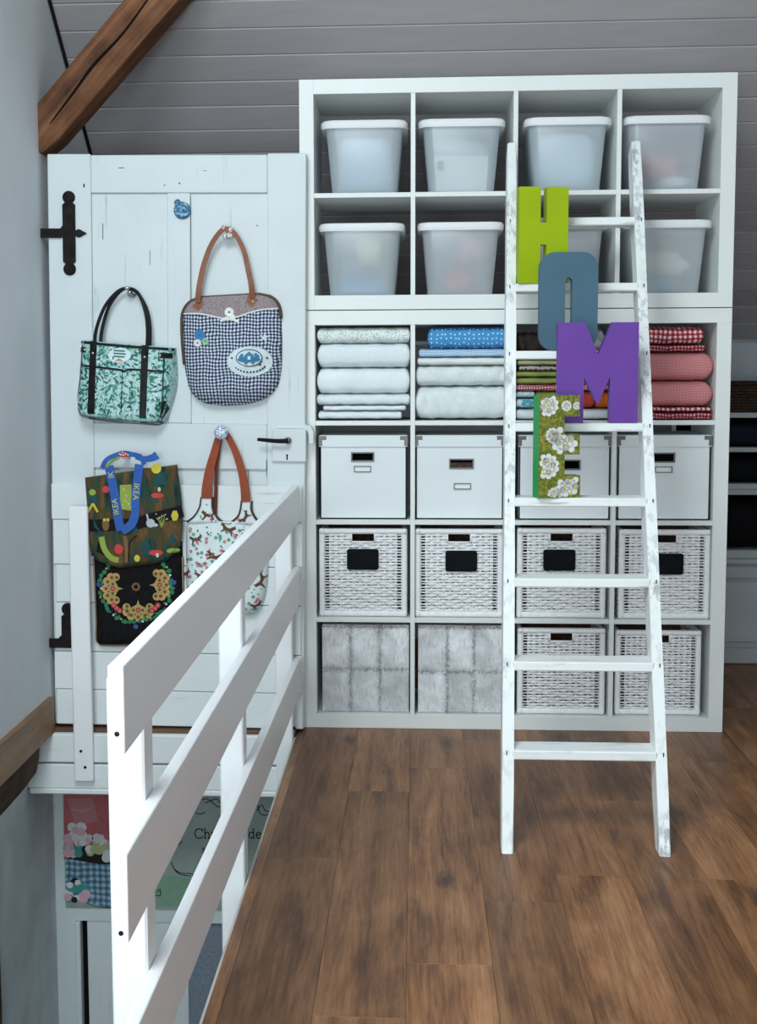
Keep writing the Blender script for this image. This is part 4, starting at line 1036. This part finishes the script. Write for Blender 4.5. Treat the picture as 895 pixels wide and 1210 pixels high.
m_lea = plain('tan_leather', (.24, .085, .038), .45, .15, 30, .1, 80)
bm = B(); pts = [(-.348, nb.y(-.345, 1.50)-.004, 1.515), (-.340, -.092, 1.57), (-.325, -.088, 1.64), (-.298, -.085, 1.71), (-.262, -.090, 1.757), (-.238, -.092, 1.762), (-.212, -.088, 1.742), (-.186, -.085, 1.69), (-.170, -.088, 1.62), (-.160, -.092, 1.57), (-.158, nb.y(-.16, 1.53)-.004, 1.53)]
ribbon(bm, pts, lambda t_: .020-.004*math.sin(PI*t_), .006); obj('handle', bm, m_lea, t)
pr = Print(nb.y); pr.poly(m_lea, [(-.366, 1.522), (-.330, 1.530), (-.326, 1.508), (-.347, 1.487), (-.368, 1.503)], .0025); pr.poly(m_lea, [(-.174, 1.537), (-.142, 1.545), (-.138, 1.523), (-.158, 1.496), (-.178, 1.515)], .0025); pr.done('handle_tab', t)
bm = B(); ball(bm, (-.157, nb.y(-.157, 1.518)-.005, 1.516), .004, 1, .5, 1, 8, 5); obj('rivet', bm, m_brass, t)
def button(x, z, r, mat, name='button'):
    bm = B(); lathe(bm, [(0, 0), (r, 0), (r, .004), (r*.8, .005), (r*.6, .0035), (0, .0035)], 16, Matrix.Translation((x, nb.y(x, z)-.0015, z)), 'y'); o = obj(name, bm, mat, t, auto=True)
    bm = B(); ball(bm, (x, nb.y(x, z)-.0052, z), r*.22, 1, .4, 1, 8, 5); obj('button_centre', bm, m_iron, o)
button(-.238, 1.481, .016, flat('white_button', (.82, .83, .83), .3))
pr = Print(nb.y); cm = flat('cream_ribbon', (.78, .80, .74)); pr.strip(cm, [(-.238, 1.458), (-.255, 1.456), (-.268, 1.450)], .008, .004); pr.strip(cm, [(-.238, 1.458), (-.222, 1.455), (-.205, 1.448)], .008, .004); pr.disc(cm, -.226, 1.464, .010, .005); pr.disc(cm, -.246, 1.460, .010, .005, 8, .006); pr.done('bow', t)
pr = Print(nb.y); fb = flat('blue_felt_flower', (.05, .20, .42))
for k in range(6): a = 2*PI*k/6; pr.disc(fb, -.340+.012*math.cos(a), 1.402+.012*math.sin(a), .0085, .003, 8)
pr.done('felt_flower', t); button(-.340, 1.402, .006, fb)
button(-.348, 1.376, .013, flat('ivory_button', (.72, .70, .66), .3)); button(-.320, 1.381, .012, flat('green_button', (.30, .52, .34), .3))
pr = Print(nb.y); ov = flat('patch_ivory', (.62, .70, .72)); ob_ = flat('patch_blue', (.05, .20, .36)); onv = flat('patch_navy', (.02, .04, .08))
cx_, cz_ = -.166, 1.312
k = 30
pr.poly(ov, [(cx_+(.076+.003*(i % 2))*math.cos(2*PI*i/60), cz_+(.050+.003*(i % 2))*math.sin(2*PI*i/60)) for i in range(60)], .003)
pr.disc(onv, cx_-.002, cz_+.012, .046, .0060, 24, .030); pr.disc(ov, cx_-.002, cz_+.012, .043, .0080, 24, .027)
pr.disc(ob_, cx_-.002, cz_+.006, .040, .0095, 20, .010); pr.poly(ob_, [(cx_-.018, cz_+.005), (cx_+.016, cz_+.005), (cx_+.016, cz_+.020), (cx_-.001, cz_+.034), (cx_-.018, cz_+.020)], .0110); pr.poly(ov, [(cx_-.006, cz_+.006), (cx_+.004, cz_+.006), (cx_+.004, cz_+.018), (cx_-.006, cz_+.018)], .0125)
for a, b_, r in ((-.030, .014, .007), (-.026, .021, .006), (.027, .016, .008), (.022, .023, .006), (-.012, -.003, .007), (.012, -.004, .006)): pr.disc(ob_, cx_+a, cz_+b_, r, .0115, 8)
for s_ in (-1, 1): pr.disc(onv, cx_+s_*.060-.001, cz_+.012, .004, .0062, 5)
for i in range(11): a = math.radians(212+i*11.6); pr.strip(onv, [(cx_+.058*math.cos(a), cz_+.036*math.sin(a)-.003), (cx_+.058*math.cos(a+.1), cz_+.036*math.sin(a+.1)+.001)], .0055, .0062, 2)
pr.done('oval_patch', t)['label'] = 'ivory oval patch with blue house print'
pr = Print(nb.y); 
for a in (.4, 1.4, 2.5, 3.7, 5.2): pr.strip(ov, [(-.118, 1.392), (-.118+.016*math.cos(a), 1.392+.016*math.sin(a))], .005, .003, 2)
pr.done('small_bow', t)

# ---- black folk-print bag
def q4(x, y): return W(90+x/6.885, 525+y/6.885, -.125)
def q5(x, y): return W(90+x/6.885, 650+y/6.885, -.125)
lo = Bag([(.316, -.715, -.44), (.322, -.728, -.42), (.40, -.728, -.416), (.68, -.733, -.416)], -.073, .030, .03, -.57, p=8, q=.5, top=.9, bot=.05)
t = thing('shoulder_bag', 'black bag with folk flower ring and forest print flap, blue straps', 'bag', (-.57, -.09, .31))
m_blk = plain('black_wool', (.010, .009, .010), .95, .3, 60, .3, 200)
bm = B(); lo.mesh(bm); obj('body', bm, m_blk, t, smooth=True)
bm = B(); L, R_ = lo.edge(20); pathb = [(x, lo.yb-.004, z) for x, z in L[::-1][3:]] + [(x, lo.yb-.004, z) for x, z in [(-.66, .310), (-.55, .315), (-.46, .318)]] + [(x, lo.yb-.004, z) for x, z in R_[1:18]]
tube(bm, pathb, .004, 6); obj('piping', bm, plain('tan_piping', (.30, .20, .14), .8), t, smooth=True)
up = Bag([(.600, -.63, -.47), (.640, -.715, -.425), (.70, -.738, -.410), (.80, -.742, -.410), (.935, -.749, -.424)], -.105, .022, .14, -.58, p=8, q=.5, top=.95, bot=.05)
tf = NT('forest_print'); nz = tf.noise(tf.scale((1, 1, .32)), 26, 4, .6, .5); tf.color(tf.ramp(nz, [(.34, (.012, .012, .010)), (.43, (.012, .055, .045)), (.48, (.05, .05, .015)), (.55, (.10, .048, .016)), (.64, (.15, .085, .03)), (.72, (.05, .045, .015))])); m_for = tf.fin(.9)
bm = B(); up.mesh(bm); obj('forest_flap', bm, m_for, t, smooth=True)
pr = Print(up.y)
kb = flat('print_black', (.014, .010, .011)); kr = flat('print_red', (.60, .06, .06)); ky = flat('print_yellow', (.62, .52, .06)); kg = flat('print_green', (.30, .38, .07)); kt = flat('print_teal', (.015, .075, .075)); kw = flat('print_cream', (.62, .60, .48)); kbr = flat('print_brown', (.20, .11, .045)); kgw = flat('print_white', (.50, .54, .56))
pr.strip(kb, [q4(100, 660), q4(300, 655), q4(480, 645), q4(640, 600), q4(862, 545)], .042, .0004)
for x, y, hgt in ((690, 330, 150), (105, 400, 60), (590, 900, 120), (560, 850, 100), (790, 830, 120), (640, 470, 70), (150, 720, 120), (490, 715, 60)):
    (a, b_), = [q4(x, y)]; h2 = hgt/6.885*.0030; pr.poly(kt, [(a-h2*.5, b_), (a+h2*.5, b_), (a+h2*.18, b_+h2*.5), (a, b_+h2)], .0008)
def blob(m, x, y, w_, h_, l=.0012, n=9): a, b_ = q4(x, y); pr.disc(m, a, b_, w_/6.885*.0029/2, l, n, h_/6.885*.0029/2)
blob(ky, 655, 195, 85, 88); blob(ky, 805, 580, 60, 95, .0012, 6)
for x, y, w_, h_ in ((665, 415, 110, 45), (245, 365, 60, 60), (350, 850, 75, 85), (655, 880, 120, 50)): blob(kr, x, y, w_, h_, .0012)
for x, y in ((680, 365), (665, 900)): blob(kw, x, y, 26, 40, .0014)
a1 = [q4(*p) for p in ((360, 330), (455, 325), (460, 540), (362, 525))]; pr.poly(kg, a1, .0012)
for i in range(14): rr2 = random.Random(i); blob(ky if i % 2 else kgw, 372+rr2.random()*76, 345+rr2.random()*175, 14, 14, .0016, 6)
blob(kg, 135, 390, 62, 55); pr.poly(kt, [q4(*p) for p in ((100, 420), (170, 420), (180, 490), (100, 490))], .0012); pr.strip(ky, [q4(140, 480), q4(95, 555)], .008, .0014); pr.strip(ky, [q4(140, 480), q4(180, 550)], .008, .0014)
blob(kbr, 245, 650, 62, 110, .0012); blob(ky, 235, 612, 26, 26, .0016); blob(ky, 264, 612, 26, 26, .0016)
blob(kgw, 610, 640, 75, 75, .0014); blob(kgw, 645, 655, 55, 30, .0014, 6); pr.strip(kgw, [q4(590, 615), q4(580, 565)], .006, .0014)
for dx in (-45, -25, 0, 25, 45): pr.strip(kg, [q4(700, 680), q4(700+dx*.5, 620), q4(700+dx, 570+abs(dx)*.6)], .0022, .0014)
for k in range(7): blob(kw, 655+k*15, 565+((k*37) % 45), 12, 12, .0016, 6)
pr.strip(kbr, [q4(420, 960), q4(415, 850), q4(400, 740)], .014, .001); pr.strip(kb, [q4(430, 960), q4(440, 800), q4(500, 740)], .004, .0013)
pr.strip(kg, [q4(210, 750), q4(235, 850), q4(290, 920), q4(350, 940)], .020, .0012); blob(kg, 790, 865, 110, 45); blob(ky, 500, 925, 50, 60); pr.poly(kb, [q4(*p) for p in ((185, 790), (240, 900), (110, 910))], .0010)
pr.done('forest_figures', t)
pr = Print(lo.y); tan = flat('folk_tan', (.52, .31, .12)); tan2 = flat('folk_olive_tan', (.40, .30, .10)); fg = flat('folk_green', (.03, .20, .09)); fbl = flat('folk_blue', (.05, .09, .28)); frd = flat('folk_red', (.42, .05, .05)); fpk = flat('folk_pink', (.58, .18, .18)); kdo = flat('folk_olive', (.10, .10, .02))
C0 = (478, 305)
def fan(cx_, cy_, ang, sc=1):
    def tr(a, b_):
        c, s_ = math.cos(ang), math.sin(ang); return q5(cx_+(a*c-b_*s_)*sc, cy_+(a*s_+b_*c)*sc)   # a: towards ring centre, b: sideways
    u_ = .0029/6.885*sc
    for k in range(7):
        th = math.radians(-108+k*36); a, b_ = -15-70*math.cos(th)*.95, 100*math.sin(th); p = tr(a+18, b_); pr.disc(tan, p[0], p[1], 34*u_, .0008, 12)
        p2 = tr(a+26, b_*.95); pr.disc(kdo, p2[0], p2[1], 15*u_, .0014, 8)
    pr.poly(tan2, [tr(85, 0), tr(45, -12), tr(20, -60), tr(12, -80), tr(-22, -60), tr(-38, 0), tr(-22, 60), tr(12, 80), tr(20, 60), tr(45, 12)], .0018)
    for b_, r in ((0, 22), (-38, 13), (38, 13)): p = tr(0, b_); pr.disc(frd if b_ == 0 else kdo, p[0], p[1], r*u_, .0024, 8)
    p = tr(0, 0); pr.disc(fpk, p[0], p[1], 10*u_, .0028, 6)
fan(290, 320, 0); fan(672, 290, PI); fan(497, 495, -PI/2)
p = q5(478, 305); u_ = .0029/6.885
for k in range(8): a = 2*PI*k/8; pr.disc(kbr, p[0]+27*u_*math.cos(a), p[1]+27*u_*math.sin(a), 11*u_, .001, 7)
r9 = random.Random(9)
for deg in range(-40, 222, 7):
    a = math.radians(deg); R0 = 292+r9.uniform(-12, 12); x, y = C0[0]+R0*math.cos(a), C0[1]+R0*.98*math.sin(a)
    near = deg in range(65, 115) 
    p = q5(x, y); m = [fg, fg, kg, fg, kw, fbl, fg][(deg//7) % 7]; pr.disc(m, p[0], p[1], (20 if m is fg else 11)*u_, .001, 6)
    p = q5(x+r9.uniform(-18, 18), y+r9.uniform(-18, 18)); pr.disc(fg, p[0], p[1], 13*u_, .001, 5)
for deg in (40, 48, 56, 124, 132, 140):
    a = math.radians(deg); p = q5(C0[0]+235*math.cos(a), C0[1]+235*math.sin(a)); pr.disc(frd, p[0], p[1], 24*u_, .001, 8); pr.disc(fpk, p[0], p[1], 13*u_, .0016, 6)
for deg in (-6, 90, 183):
    a = math.radians(deg); p = q5(C0[0]+310*math.cos(a), C0[1]+325*math.sin(a)); pr.disc(fbl, p[0], p[1], 22*u_, .0014, 6)
pr.poly(kw, [q5(160, 85), q5(245, 85), q5(243, 118), q5(225, 100)], .001)
pr.done('flower_ring', t)
m_blue = plain('blue_webbing', (.035, .115, .40), .8, .12, 60, .2, 200); m_yel = flat('webbing_yellow', (.60, .58, .20))
def up3(x, y, off): a, b_ = q4(x, y); return (a, up.y(a, b_)-off, b_)
bm = B(); ribbon(bm, [up3(275, 170, .012), up3(300, 300, .007), up3(330, 470, .006), up3(350, 600, .006), up3(370, 700, .006)], .031, .0025); s1 = obj('strap', bm, m_blue, t)
bm = B(); ribbon(bm, [up3(522, 160, .012), up3(505, 300, .007), up3(490, 450, .006), up3(488, 560, .006), up3(455, 650, .009), up3(380, 700, .0115)], .030, .0025); s2 = obj('strap', bm, m_blue, t)
bm = B(); kx, kz = -.608, .99
ribbon(bm, [up3(215, 195, .004), (-.665, -.135, .975), (-.632, -.125, .992), (-.606, -.122, .998), (-.575, -.125, .993), (-.545, -.135, .985), up3(560, 165, .006)], .016, .003); obj('strap_loop', bm, m_blue, t)
bm = B(); ribbon(bm, [(-.565, -.128, .985), (-.535, -.137, .978), (-.505, -.14, .982), (-.487, -.138, .992)], lambda u_: .014+.016*u_, .003); obj('strap_end', bm, m_blue, t)
bm = B(); ribbon(bm, [up3(255, 185, .016), (-.645, -.142, .970), (-.620, -.139, .985)], .010, .002); obj('strap_lining', bm, flat('lining_green', (.18, .28, .08)), t)
def wtext(s_, x, y, ang, size, off):
    a, b_ = q4(x, y); M_ = Matrix.Translation((a, up.y(a, b_)-off, b_)) @ Matrix.Rotation(ang, 4, 'Y') @ Matrix.Rotation(PI/2, 4, 'X'); bm = B(); text_bm(bm, s_, size, M_, .0004); return bm
obj('lettering', wtext('IKEA', 330, 505, -math.radians(98), .0275, .0095), m_yel, s1, True)['label'] = 'yellow word IKEA'
obj('lettering', wtext('IK', 295, 245, -math.radians(98), .0275, .0115), m_yel, s1)['label'] = 'yellow letters IK'
obj('lettering', wtext('IKEA', 494, 382, math.radians(95), .0285, .0095), m_yel, s2)['label'] = 'yellow word IKEA'

# ---- deer print tote
def q6(x, y): return W(200+x/6.723, 560+y/6.723, -.115)
t = thing('tote_bag', 'white tote bag printed with brown deer, rust straps, behind the railing', 'bag', (-.265, -.09, .43))
m_deer = plain('white_canvas', (.74, .80, .79), .9, .04, 20, .2, 200)
m_rust = plain('rust_webbing', (.30, .070, .032), .85, .12, 60, .2, 200); m_bp = flat('brown_binding', (.07, .035, .028))
dbag = Bag([(.425, -.33, -.175), (.440, -.375, -.150), (.50, -.400, -.124), (.60, -.403, -.113), (.70, -.402, -.118), (.735, -.400, -.124), (.757, -.392, -.140)], -.073, .045, -.02, -.265, p=4, q=.5, top=.42, bot=.12, rip=.0025)
bm = B(); dbag.mesh(bm); obj('body', bm, m_deer, t, smooth=True)
ls = Bag([(.752, -.396, -.272), (.775, -.368, -.296), (.805, -.349, -.304), (.842, -.344, -.303)], -.078, .018, 0, -.32, p=6, q=.5, top=.8, bot=0); rs = Bag([(.748, -.243, -.136), (.775, -.214, -.158), (.80, -.206, -.170), (.830, -.203, -.168)], -.078, .018, 0, -.2, p=6, q=.5, top=.8, bot=0)
for s_ in (ls, rs):
    bm = B(); s_.mesh(bm, 12, 10); obj('shoulder', bm, m_deer, t, smooth=True)
def allY(x, z):
    b_ = dbag if z < .754 else (ls if x < -.25 else rs); return b_.y(x, z)
pr = Print(allY)
pr.strip(m_bp, [(-.303, .842), (-.303, .805), (-.292, .775), (-.272, .756), (-.256, .752), (-.240, .754), (-.216, .775), (-.207, .800), (-.203, .83)], .007, .002)
pr.strip(m_bp, [(-.345, .842), (-.352, .805), (-.370, .775), (-.390, .759), (-.400, .754)], .006, .001); pr.strip(m_bp, [(-.166, .828), (-.168, .80), (-.158, .775), (-.140, .752), (-.128, .742)], .006, .001)
pr.done('binding', t)
bm = B(); ribbon(bm, [(-.324, ls.y(-.324, .835)-.002, .838), (-.322, -.098, .88), (-.312, -.092, .94), (-.295, -.088, 1.00), (-.280, -.088, 1.05), (-.262, -.092, 1.072)], lambda u_: .038-.018*u_, .004); obj('strap', bm, m_rust, t)
bm = B(); ribbon(bm, [(-.186, rs.y(-.186, .822)-.002, .826), (-.190, -.098, .88), (-.202, -.092, .94), (-.222, -.088, 1.00), (-.246, -.088, 1.05), (-.262, -.0925, 1.0715)], lambda u_: .034-.016*u_, .004); obj('strap', bm, m_rust, t)
bm = B(); ribbon(bm, [(-.298, -.080, .76), (-.294, -.080, .86), (-.290, -.079, .95), (-.278, -.078, 1.03), (-.266, -.080, 1.068)], .012, .003); obj('back_strap', bm, plain('dark_rust_webbing', (.13, .035, .02), .9), t)
DE = [(-1, .15), (-.85, .35), (-.8, .62), (-.7, .38), (-.5, .30), (-.45, .05), (.3, .12), (.62, .42), (.72, .85), (.82, .5), (1.05, .42), (1.0, .28), (.78, .2), (.62, -.15), (.95, -.55), (.72, -.52), (.42, -.28), (-.2, -.32), (-.6, -.9), (-.72, -.85), (-.52, -.35), (-.62, -.1)]
db_ = flat('deer_brown', (.13, .058, .038)); dg = flat('print_clover', (.10, .36, .26)); dr = flat('print_raspberry', (.55, .06, .11)); dn_ = flat('print_navy', (.05, .08, .12))
def deer(x, y, s_, ang=0, fl=1):
    s_ *= 2.05; c, sn = math.cos(ang), math.sin(ang); cx_, cz_ = q6(x, y); pts = [(cx_+s_*(a*fl*c-b_*sn), cz_+s_*(a*fl*sn+b_*c)) for a, b_ in DE]
    # split in convex-ish fans: body, head, legs
    idx = dbag if cz_ < .754 else None
    def part(ids, l): pr.poly(db_, [pts[i] for i in ids], l)
    part([4, 5, 6, 7, 13, 16, 17, 20, 21], .0008); part([0, 1, 3, 4, 5, 21], .001); part([1, 2, 3], .0011); part([7, 8, 9, 10, 11, 12, 13, 6], .0012); part([13, 14, 15, 16], .0011); part([17, 18, 19, 20], .0011)
pr = Print(allY)
for x, y, s_, a, f in ((305, 325, .0125, -.15, 1), (595, 350, .012, .9, 1), (465, 440, .0135, -.2, -1), (205, 520, .0115, .1, 1), (360, 655, .0145, -.2, -1), (105, 800, .0125, 0, 1), (260, 800, .012, .2, -1), (725, 850, .0135, 1.1, 1), (690, 1045, .010, .2, 1), (420, 900, .0135, .1, 1), (560, 640, .013, .3, -1), (550, 950, .013, 0, 1), (250, 1000, .012, 0, -1), (640, 760, .012, 0, -1)): deer(x, y, s_, a, f)
r5 = random.Random(17)
for i in range(330):
    x, y = r5.uniform(75, 760), r5.uniform(215, 1130); p = q6(x, y); b_ = dbag if p[1] < .754 else (ls if p[0] < -.25 else rs); l_, r_ = b_.lr(p[1]-b_.sl*(p[0]-b_.xc))
    if not (l_+.006 < p[0] < r_-.006) or p[1] < .435 or (p[1] > .74 and b_ is dbag): continue
    k = r5.random()
    if k < .6: pr.disc(dg if k < .45 else dn_, p[0], p[1], .0028+.0010*r5.random(), .0005, 5)
    elif k < .82:
        for dx, dz in ((.0036, 0), (-.0036, 0), (0, .0036), (0, -.0036)): pr.disc(dg, p[0]+dx, p[1]+dz, .0034, .0005, 6)
    elif k < .93: pr.disc(dr, p[0], p[1], .0058, .0005, 7); pr.disc(kgw, p[0], p[1], .0026, .0009, 6)
    else: pr.poly(dr, [(p[0]-.008, p[1]), (p[0]+.008, p[1]), (p[0]+.005, p[1]+.006), (p[0], p[1]+.008), (p[0]-.005, p[1]+.006)], .0005); pr.poly(dr, [(p[0]-.002, p[1]-.007), (p[0]+.002, p[1]-.007), (p[0]+.0015, p[1]), (p[0]-.0015, p[1])], .0005)
pr.done('deer_print', t)

# ================================================================== POSTER below the landing
PY = .196
t = thing('poster', 'poster with flower basket photo and scrollwork on the wall below the landing', 'poster', (-.5, PY, -.777))
obj('sheet', bx(-.942, .0, PY, .1995, -.777, -.236), plain('sage_paper', (.30, .36, .33), .7, .12, 6), t)
pr = Print(lambda x, z: PY); pr.off = .0006
def q7(x, y): return W(x/4.172, 920+y/4.172, PY)
ph_r = flat('photo_red', (.40, .11, .12)); ph_w = flat('photo_white', (.62, .60, .60)); ph_p = flat('photo_pink', (.58, .36, .42)); ph_t = flat('photo_teal', (.05, .26, .24)); ph_k = flat('photo_dark', (.02, .018, .02)); ph_b = gingham('photo_blue_lattice', (.30, .42, .50), (.12, .22, .30), (.05, .11, .17), .012); ph_y = flat('photo_lime', (.40, .44, .22)); ph_g = flat('photo_grey_wall', (.25, .30, .29))
xr = 700
pr.poly(ph_r, [q7(315, 50), q7(xr, 50), q7(xr, 400), q7(315, 400)], 0)
pr.poly(ph_k, [q7(320, 330), q7(xr, 330), q7(xr, 430), q7(430, 420), q7(320, 390)], .0003)
pr.poly(ph_b, [q7(322, 392), q7(430, 412), q7(540, 428), q7(xr, 420), q7(xr, 632), q7(520, 634), q7(430, 612), q7(325, 560)], .0004)
pr.poly(ph_g, [q7(325, 560), q7(430, 612), q7(520, 636), q7(325, 636)], .0003); pr.strip(ph_k, [q7(428, 612), q7(480, 632), q7(560, 636), q7(xr, 634)], .003, .0006)
pr.poly(flat('photo_pale_card', (.42, .17, .18)), [q7(330, 100), q7(455, 95), q7(487, 212), q7(372, 228)], .0004)
pr.strip(ph_p, [q7(350, 150), q7(400, 160), q7(450, 148)], .002, .0006)
r6 = random.Random(6)
for cx_, cy_, n_, rad, ms in ((385, 280, 22, 62, (ph_p, ph_w)), (365, 340, 10, 45, (ph_t, ph_p)), (500, 340, 22, 70, (ph_w, ph_w, ph_y)), (600, 300, 18, 80, (ph_w, ph_p, ph_y)), (378, 560, 22, 62, (ph_w, ph_p, ph_k, ph_t))):
    for i in range(n_):
        a, b_ = r6.random()*6.28, rad*math.sqrt(r6.random()); x, y = max(335, cx_+b_*math.cos(a)), cy_+b_*math.sin(a)*.8; p = q7(x, y); pr.disc(r6.choice(ms), p[0], p[1], (.010+.012*r6.random()), .0007+.00005*i, 8)
pr.done('flower_photo', t)
pr = Print(lambda x, z: PY); pr.off = .0006
def q8(x, y): return W(180+x/4.172, 920+y/4.172, PY)
pr.poly(flat('sage_green', (.20, .34, .24)), [q8(-60, 630), q8(-60, 520), q8(30, 470), q8(120, 480), q8(220, 500), q8(330, 520), q8(330, 630)], 0)
for pts in (((245, 105), (270, 100), (300, 120), (325, 140), (340, 130)), ((260, 120), (290, 108), (320, 100), (335, 120)), ((215, 168), (235, 175), (262, 165)), ((515, 160), (540, 130), (560, 160), (600, 158)), ((520, 130), (535, 175), (575, 178)), ((95, 410), (105, 440), (140, 465), (195, 470), (205, 500)), ((100, 430), (120, 460), (150, 475), (190, 480)), ((130, 330), (140, 315), (150, 310)), ((15, 575), (40, 575), (38, 545), (25, 560)), ((250, 340), (252, 375)), ((250, 345), (262, 350), (258, 362))):
    pr.strip(ph_k, [q8(*p) for p in pts], .0035, .0003)
pr.done('scrollwork', t)
GL = {'C': ([[(.62, .58), (.5, .68), (.34, .70), (.14, .60), (.06, .35), (.14, .10), (.34, 0), (.52, .03), (.63, .16)], [(.62, .69), (.62, .50)]], .70),
      'h': ([[(.10, .72), (.10, 0)], [(.02, .70), (.12, .72)], [(.02, .01), (.19, .01)], [(.10, .34), (.22, .45), (.34, .44), (.39, .32), (.39, 0)], [(.31, .01), (.48, .01)]], .53),
      'r': ([[(.10, .46), (.10, 0)], [(.02, .44), (.12, .46)], [(.02, .01), (.20, .01)], [(.10, .32), (.18, .43), (.28, .46), (.33, .42)]], .36),
      'i': ([[(.10, .46), (.10, 0)], [(.02, .44), (.12, .46)], [(.02, .01), (.19, .01)], [(.08, .64), (.13, .64)]], .24),
      'd': ([[(.39, .72), (.39, 0)], [(.30, .70), (.41, .72)], [(.37, .01), (.47, .02)], [(.39, .36), (.26, .46), (.12, .40), (.06, .22), (.12, .06), (.25, .0), (.39, .10)]], .52),
      'e': ([[(.07, .25), (.38, .26), (.36, .40), (.24, .46), (.11, .38), (.06, .22), (.12, .06), (.25, 0), (.38, .08)]], .44)}
for word, x in (('Chri', 207), ('de', 474)):
    px_, pz_ = q8(x, 293); pr = Print(lambda x_, z_: PY); pr.off = .0008; cur_ = px_
    for ch in word:
        for st_ in GL[ch][0]: pr.strip(ph_k, [(cur_+a_*.052, pz_+b_*.052) for a_, b_ in st_], .0042, .0002, 4)
        cur_ += GL[ch][1]*.052
    pr.done('lettering', t)['label'] = 'printed letters ' + word

# ================================================================== BUILT-IN CUPBOARD under the slope (far right)
m_cab = plain('grey_white_cabinet_paint', (.50, .53, .54), .5, .06, 5); Y0 = 1.08; Y1 = 1.50
t = thing('open_cupboard', 'white open cupboard with dark niches under the roof slope, right edge', 'cupboard', (2.05, 1.29, .465))
XA, XB = 1.52, 2.70
for z0, z1 in ((1.072, 1.094), (.925, .945), (.765, .789), (.465, .500)): obj('shelf', bx(XA, XB, Y0, Y1, z0, z1, bev=.002), m_cab, t)
obj('shelf', bx(XA, XB, Y0+.004, Y1, .740, .7645, bev=.002), m_cab, t)
obj('side_panel', bx(XA-.02, XA, Y0, Y1, .465, 1.094, bev=.002), m_cab, t); obj('back_panel', bx(XA, XB, Y1-.012, Y1, .50, 1.07), plain('dark_back_board', (.012, .012, .013), .9), t)
t = thing('drawer_chest', 'grey white panelled chest standing below the open cupboard', 'chest', (2.05, 1.30, 0))
obj('body', bx(XA, XB, Y0+.02, Y1, .0, .44, bev=.003), m_cab, t); obj('top_board', bx(XA-.01, XB, Y0-.004, Y1, .441, .463, bev=.003), m_cab, t); obj('upper_moulding', bx(XA, XB, Y0, Y0+.02, .375, .43, bev=.006), m_cab, t); obj('drawer_front', bx(XA+.02, XB-.3, Y0+.006, Y0+.02, .095, .362, bev=.004), m_cab, t); obj('plinth', bx(XA, XB, Y0, Y0+.02, .002, .07, bev=.004), m_cab, t)
bm = B(); weave(bm, .42, .125, .0125, .03, .0062, gap=0, nseg=3); bmesh.ops.translate(bm, verts=bm.verts, vec=(1.95, 1.12, 1.096))
t = thing('dark_basket', 'dark brown wicker tray basket on top of the open cupboard', 'basket', (1.95, 1.25, 1.095))
obj('weave', bm, m_dwick, t, smooth=True)['kind'] = 'stuff'
obj('body', bx(1.745, 2.155, 1.128, 1.36, 1.096, 1.205, bev=.01), m_dwick, t)
bm = B(); tube(bm, [(1.74, 1.12, 1.218), (2.16, 1.12, 1.218), (2.16, 1.37, 1.218), (1.74, 1.37, 1.218), (1.74, 1.12, 1.218)], .010, 8); obj('rim', bm, m_dwick, t, smooth=True)
def nich(label, mat, x0, x1, z0, z1, seed, cat='textile', name='dark_blanket'):
    bm = B(); fold(bm, x0, x1, 1.10, 1.46, z0, z1, seed, 1); solo(name, bm, mat, ((x0+x1)/2, 1.28, z0), label, cat, None, True)
nich('dark blue folded blanket in the top niche of the cupboard', plain('midnight_wool', (.012, .016, .03), .95), 1.60, 2.25, .9455, 1.05, 91)
nich('black folded blanket in the middle niche of the cupboard', plain('black_fleece', (.008, .008, .009), .95), 1.60, 2.25, .790, .90, 92)
nich('black bulky blanket in the big bottom niche of the cupboard', plain('black_plush', (.007, .007, .008), .95), 1.60, 2.35, .501, .715, 93)
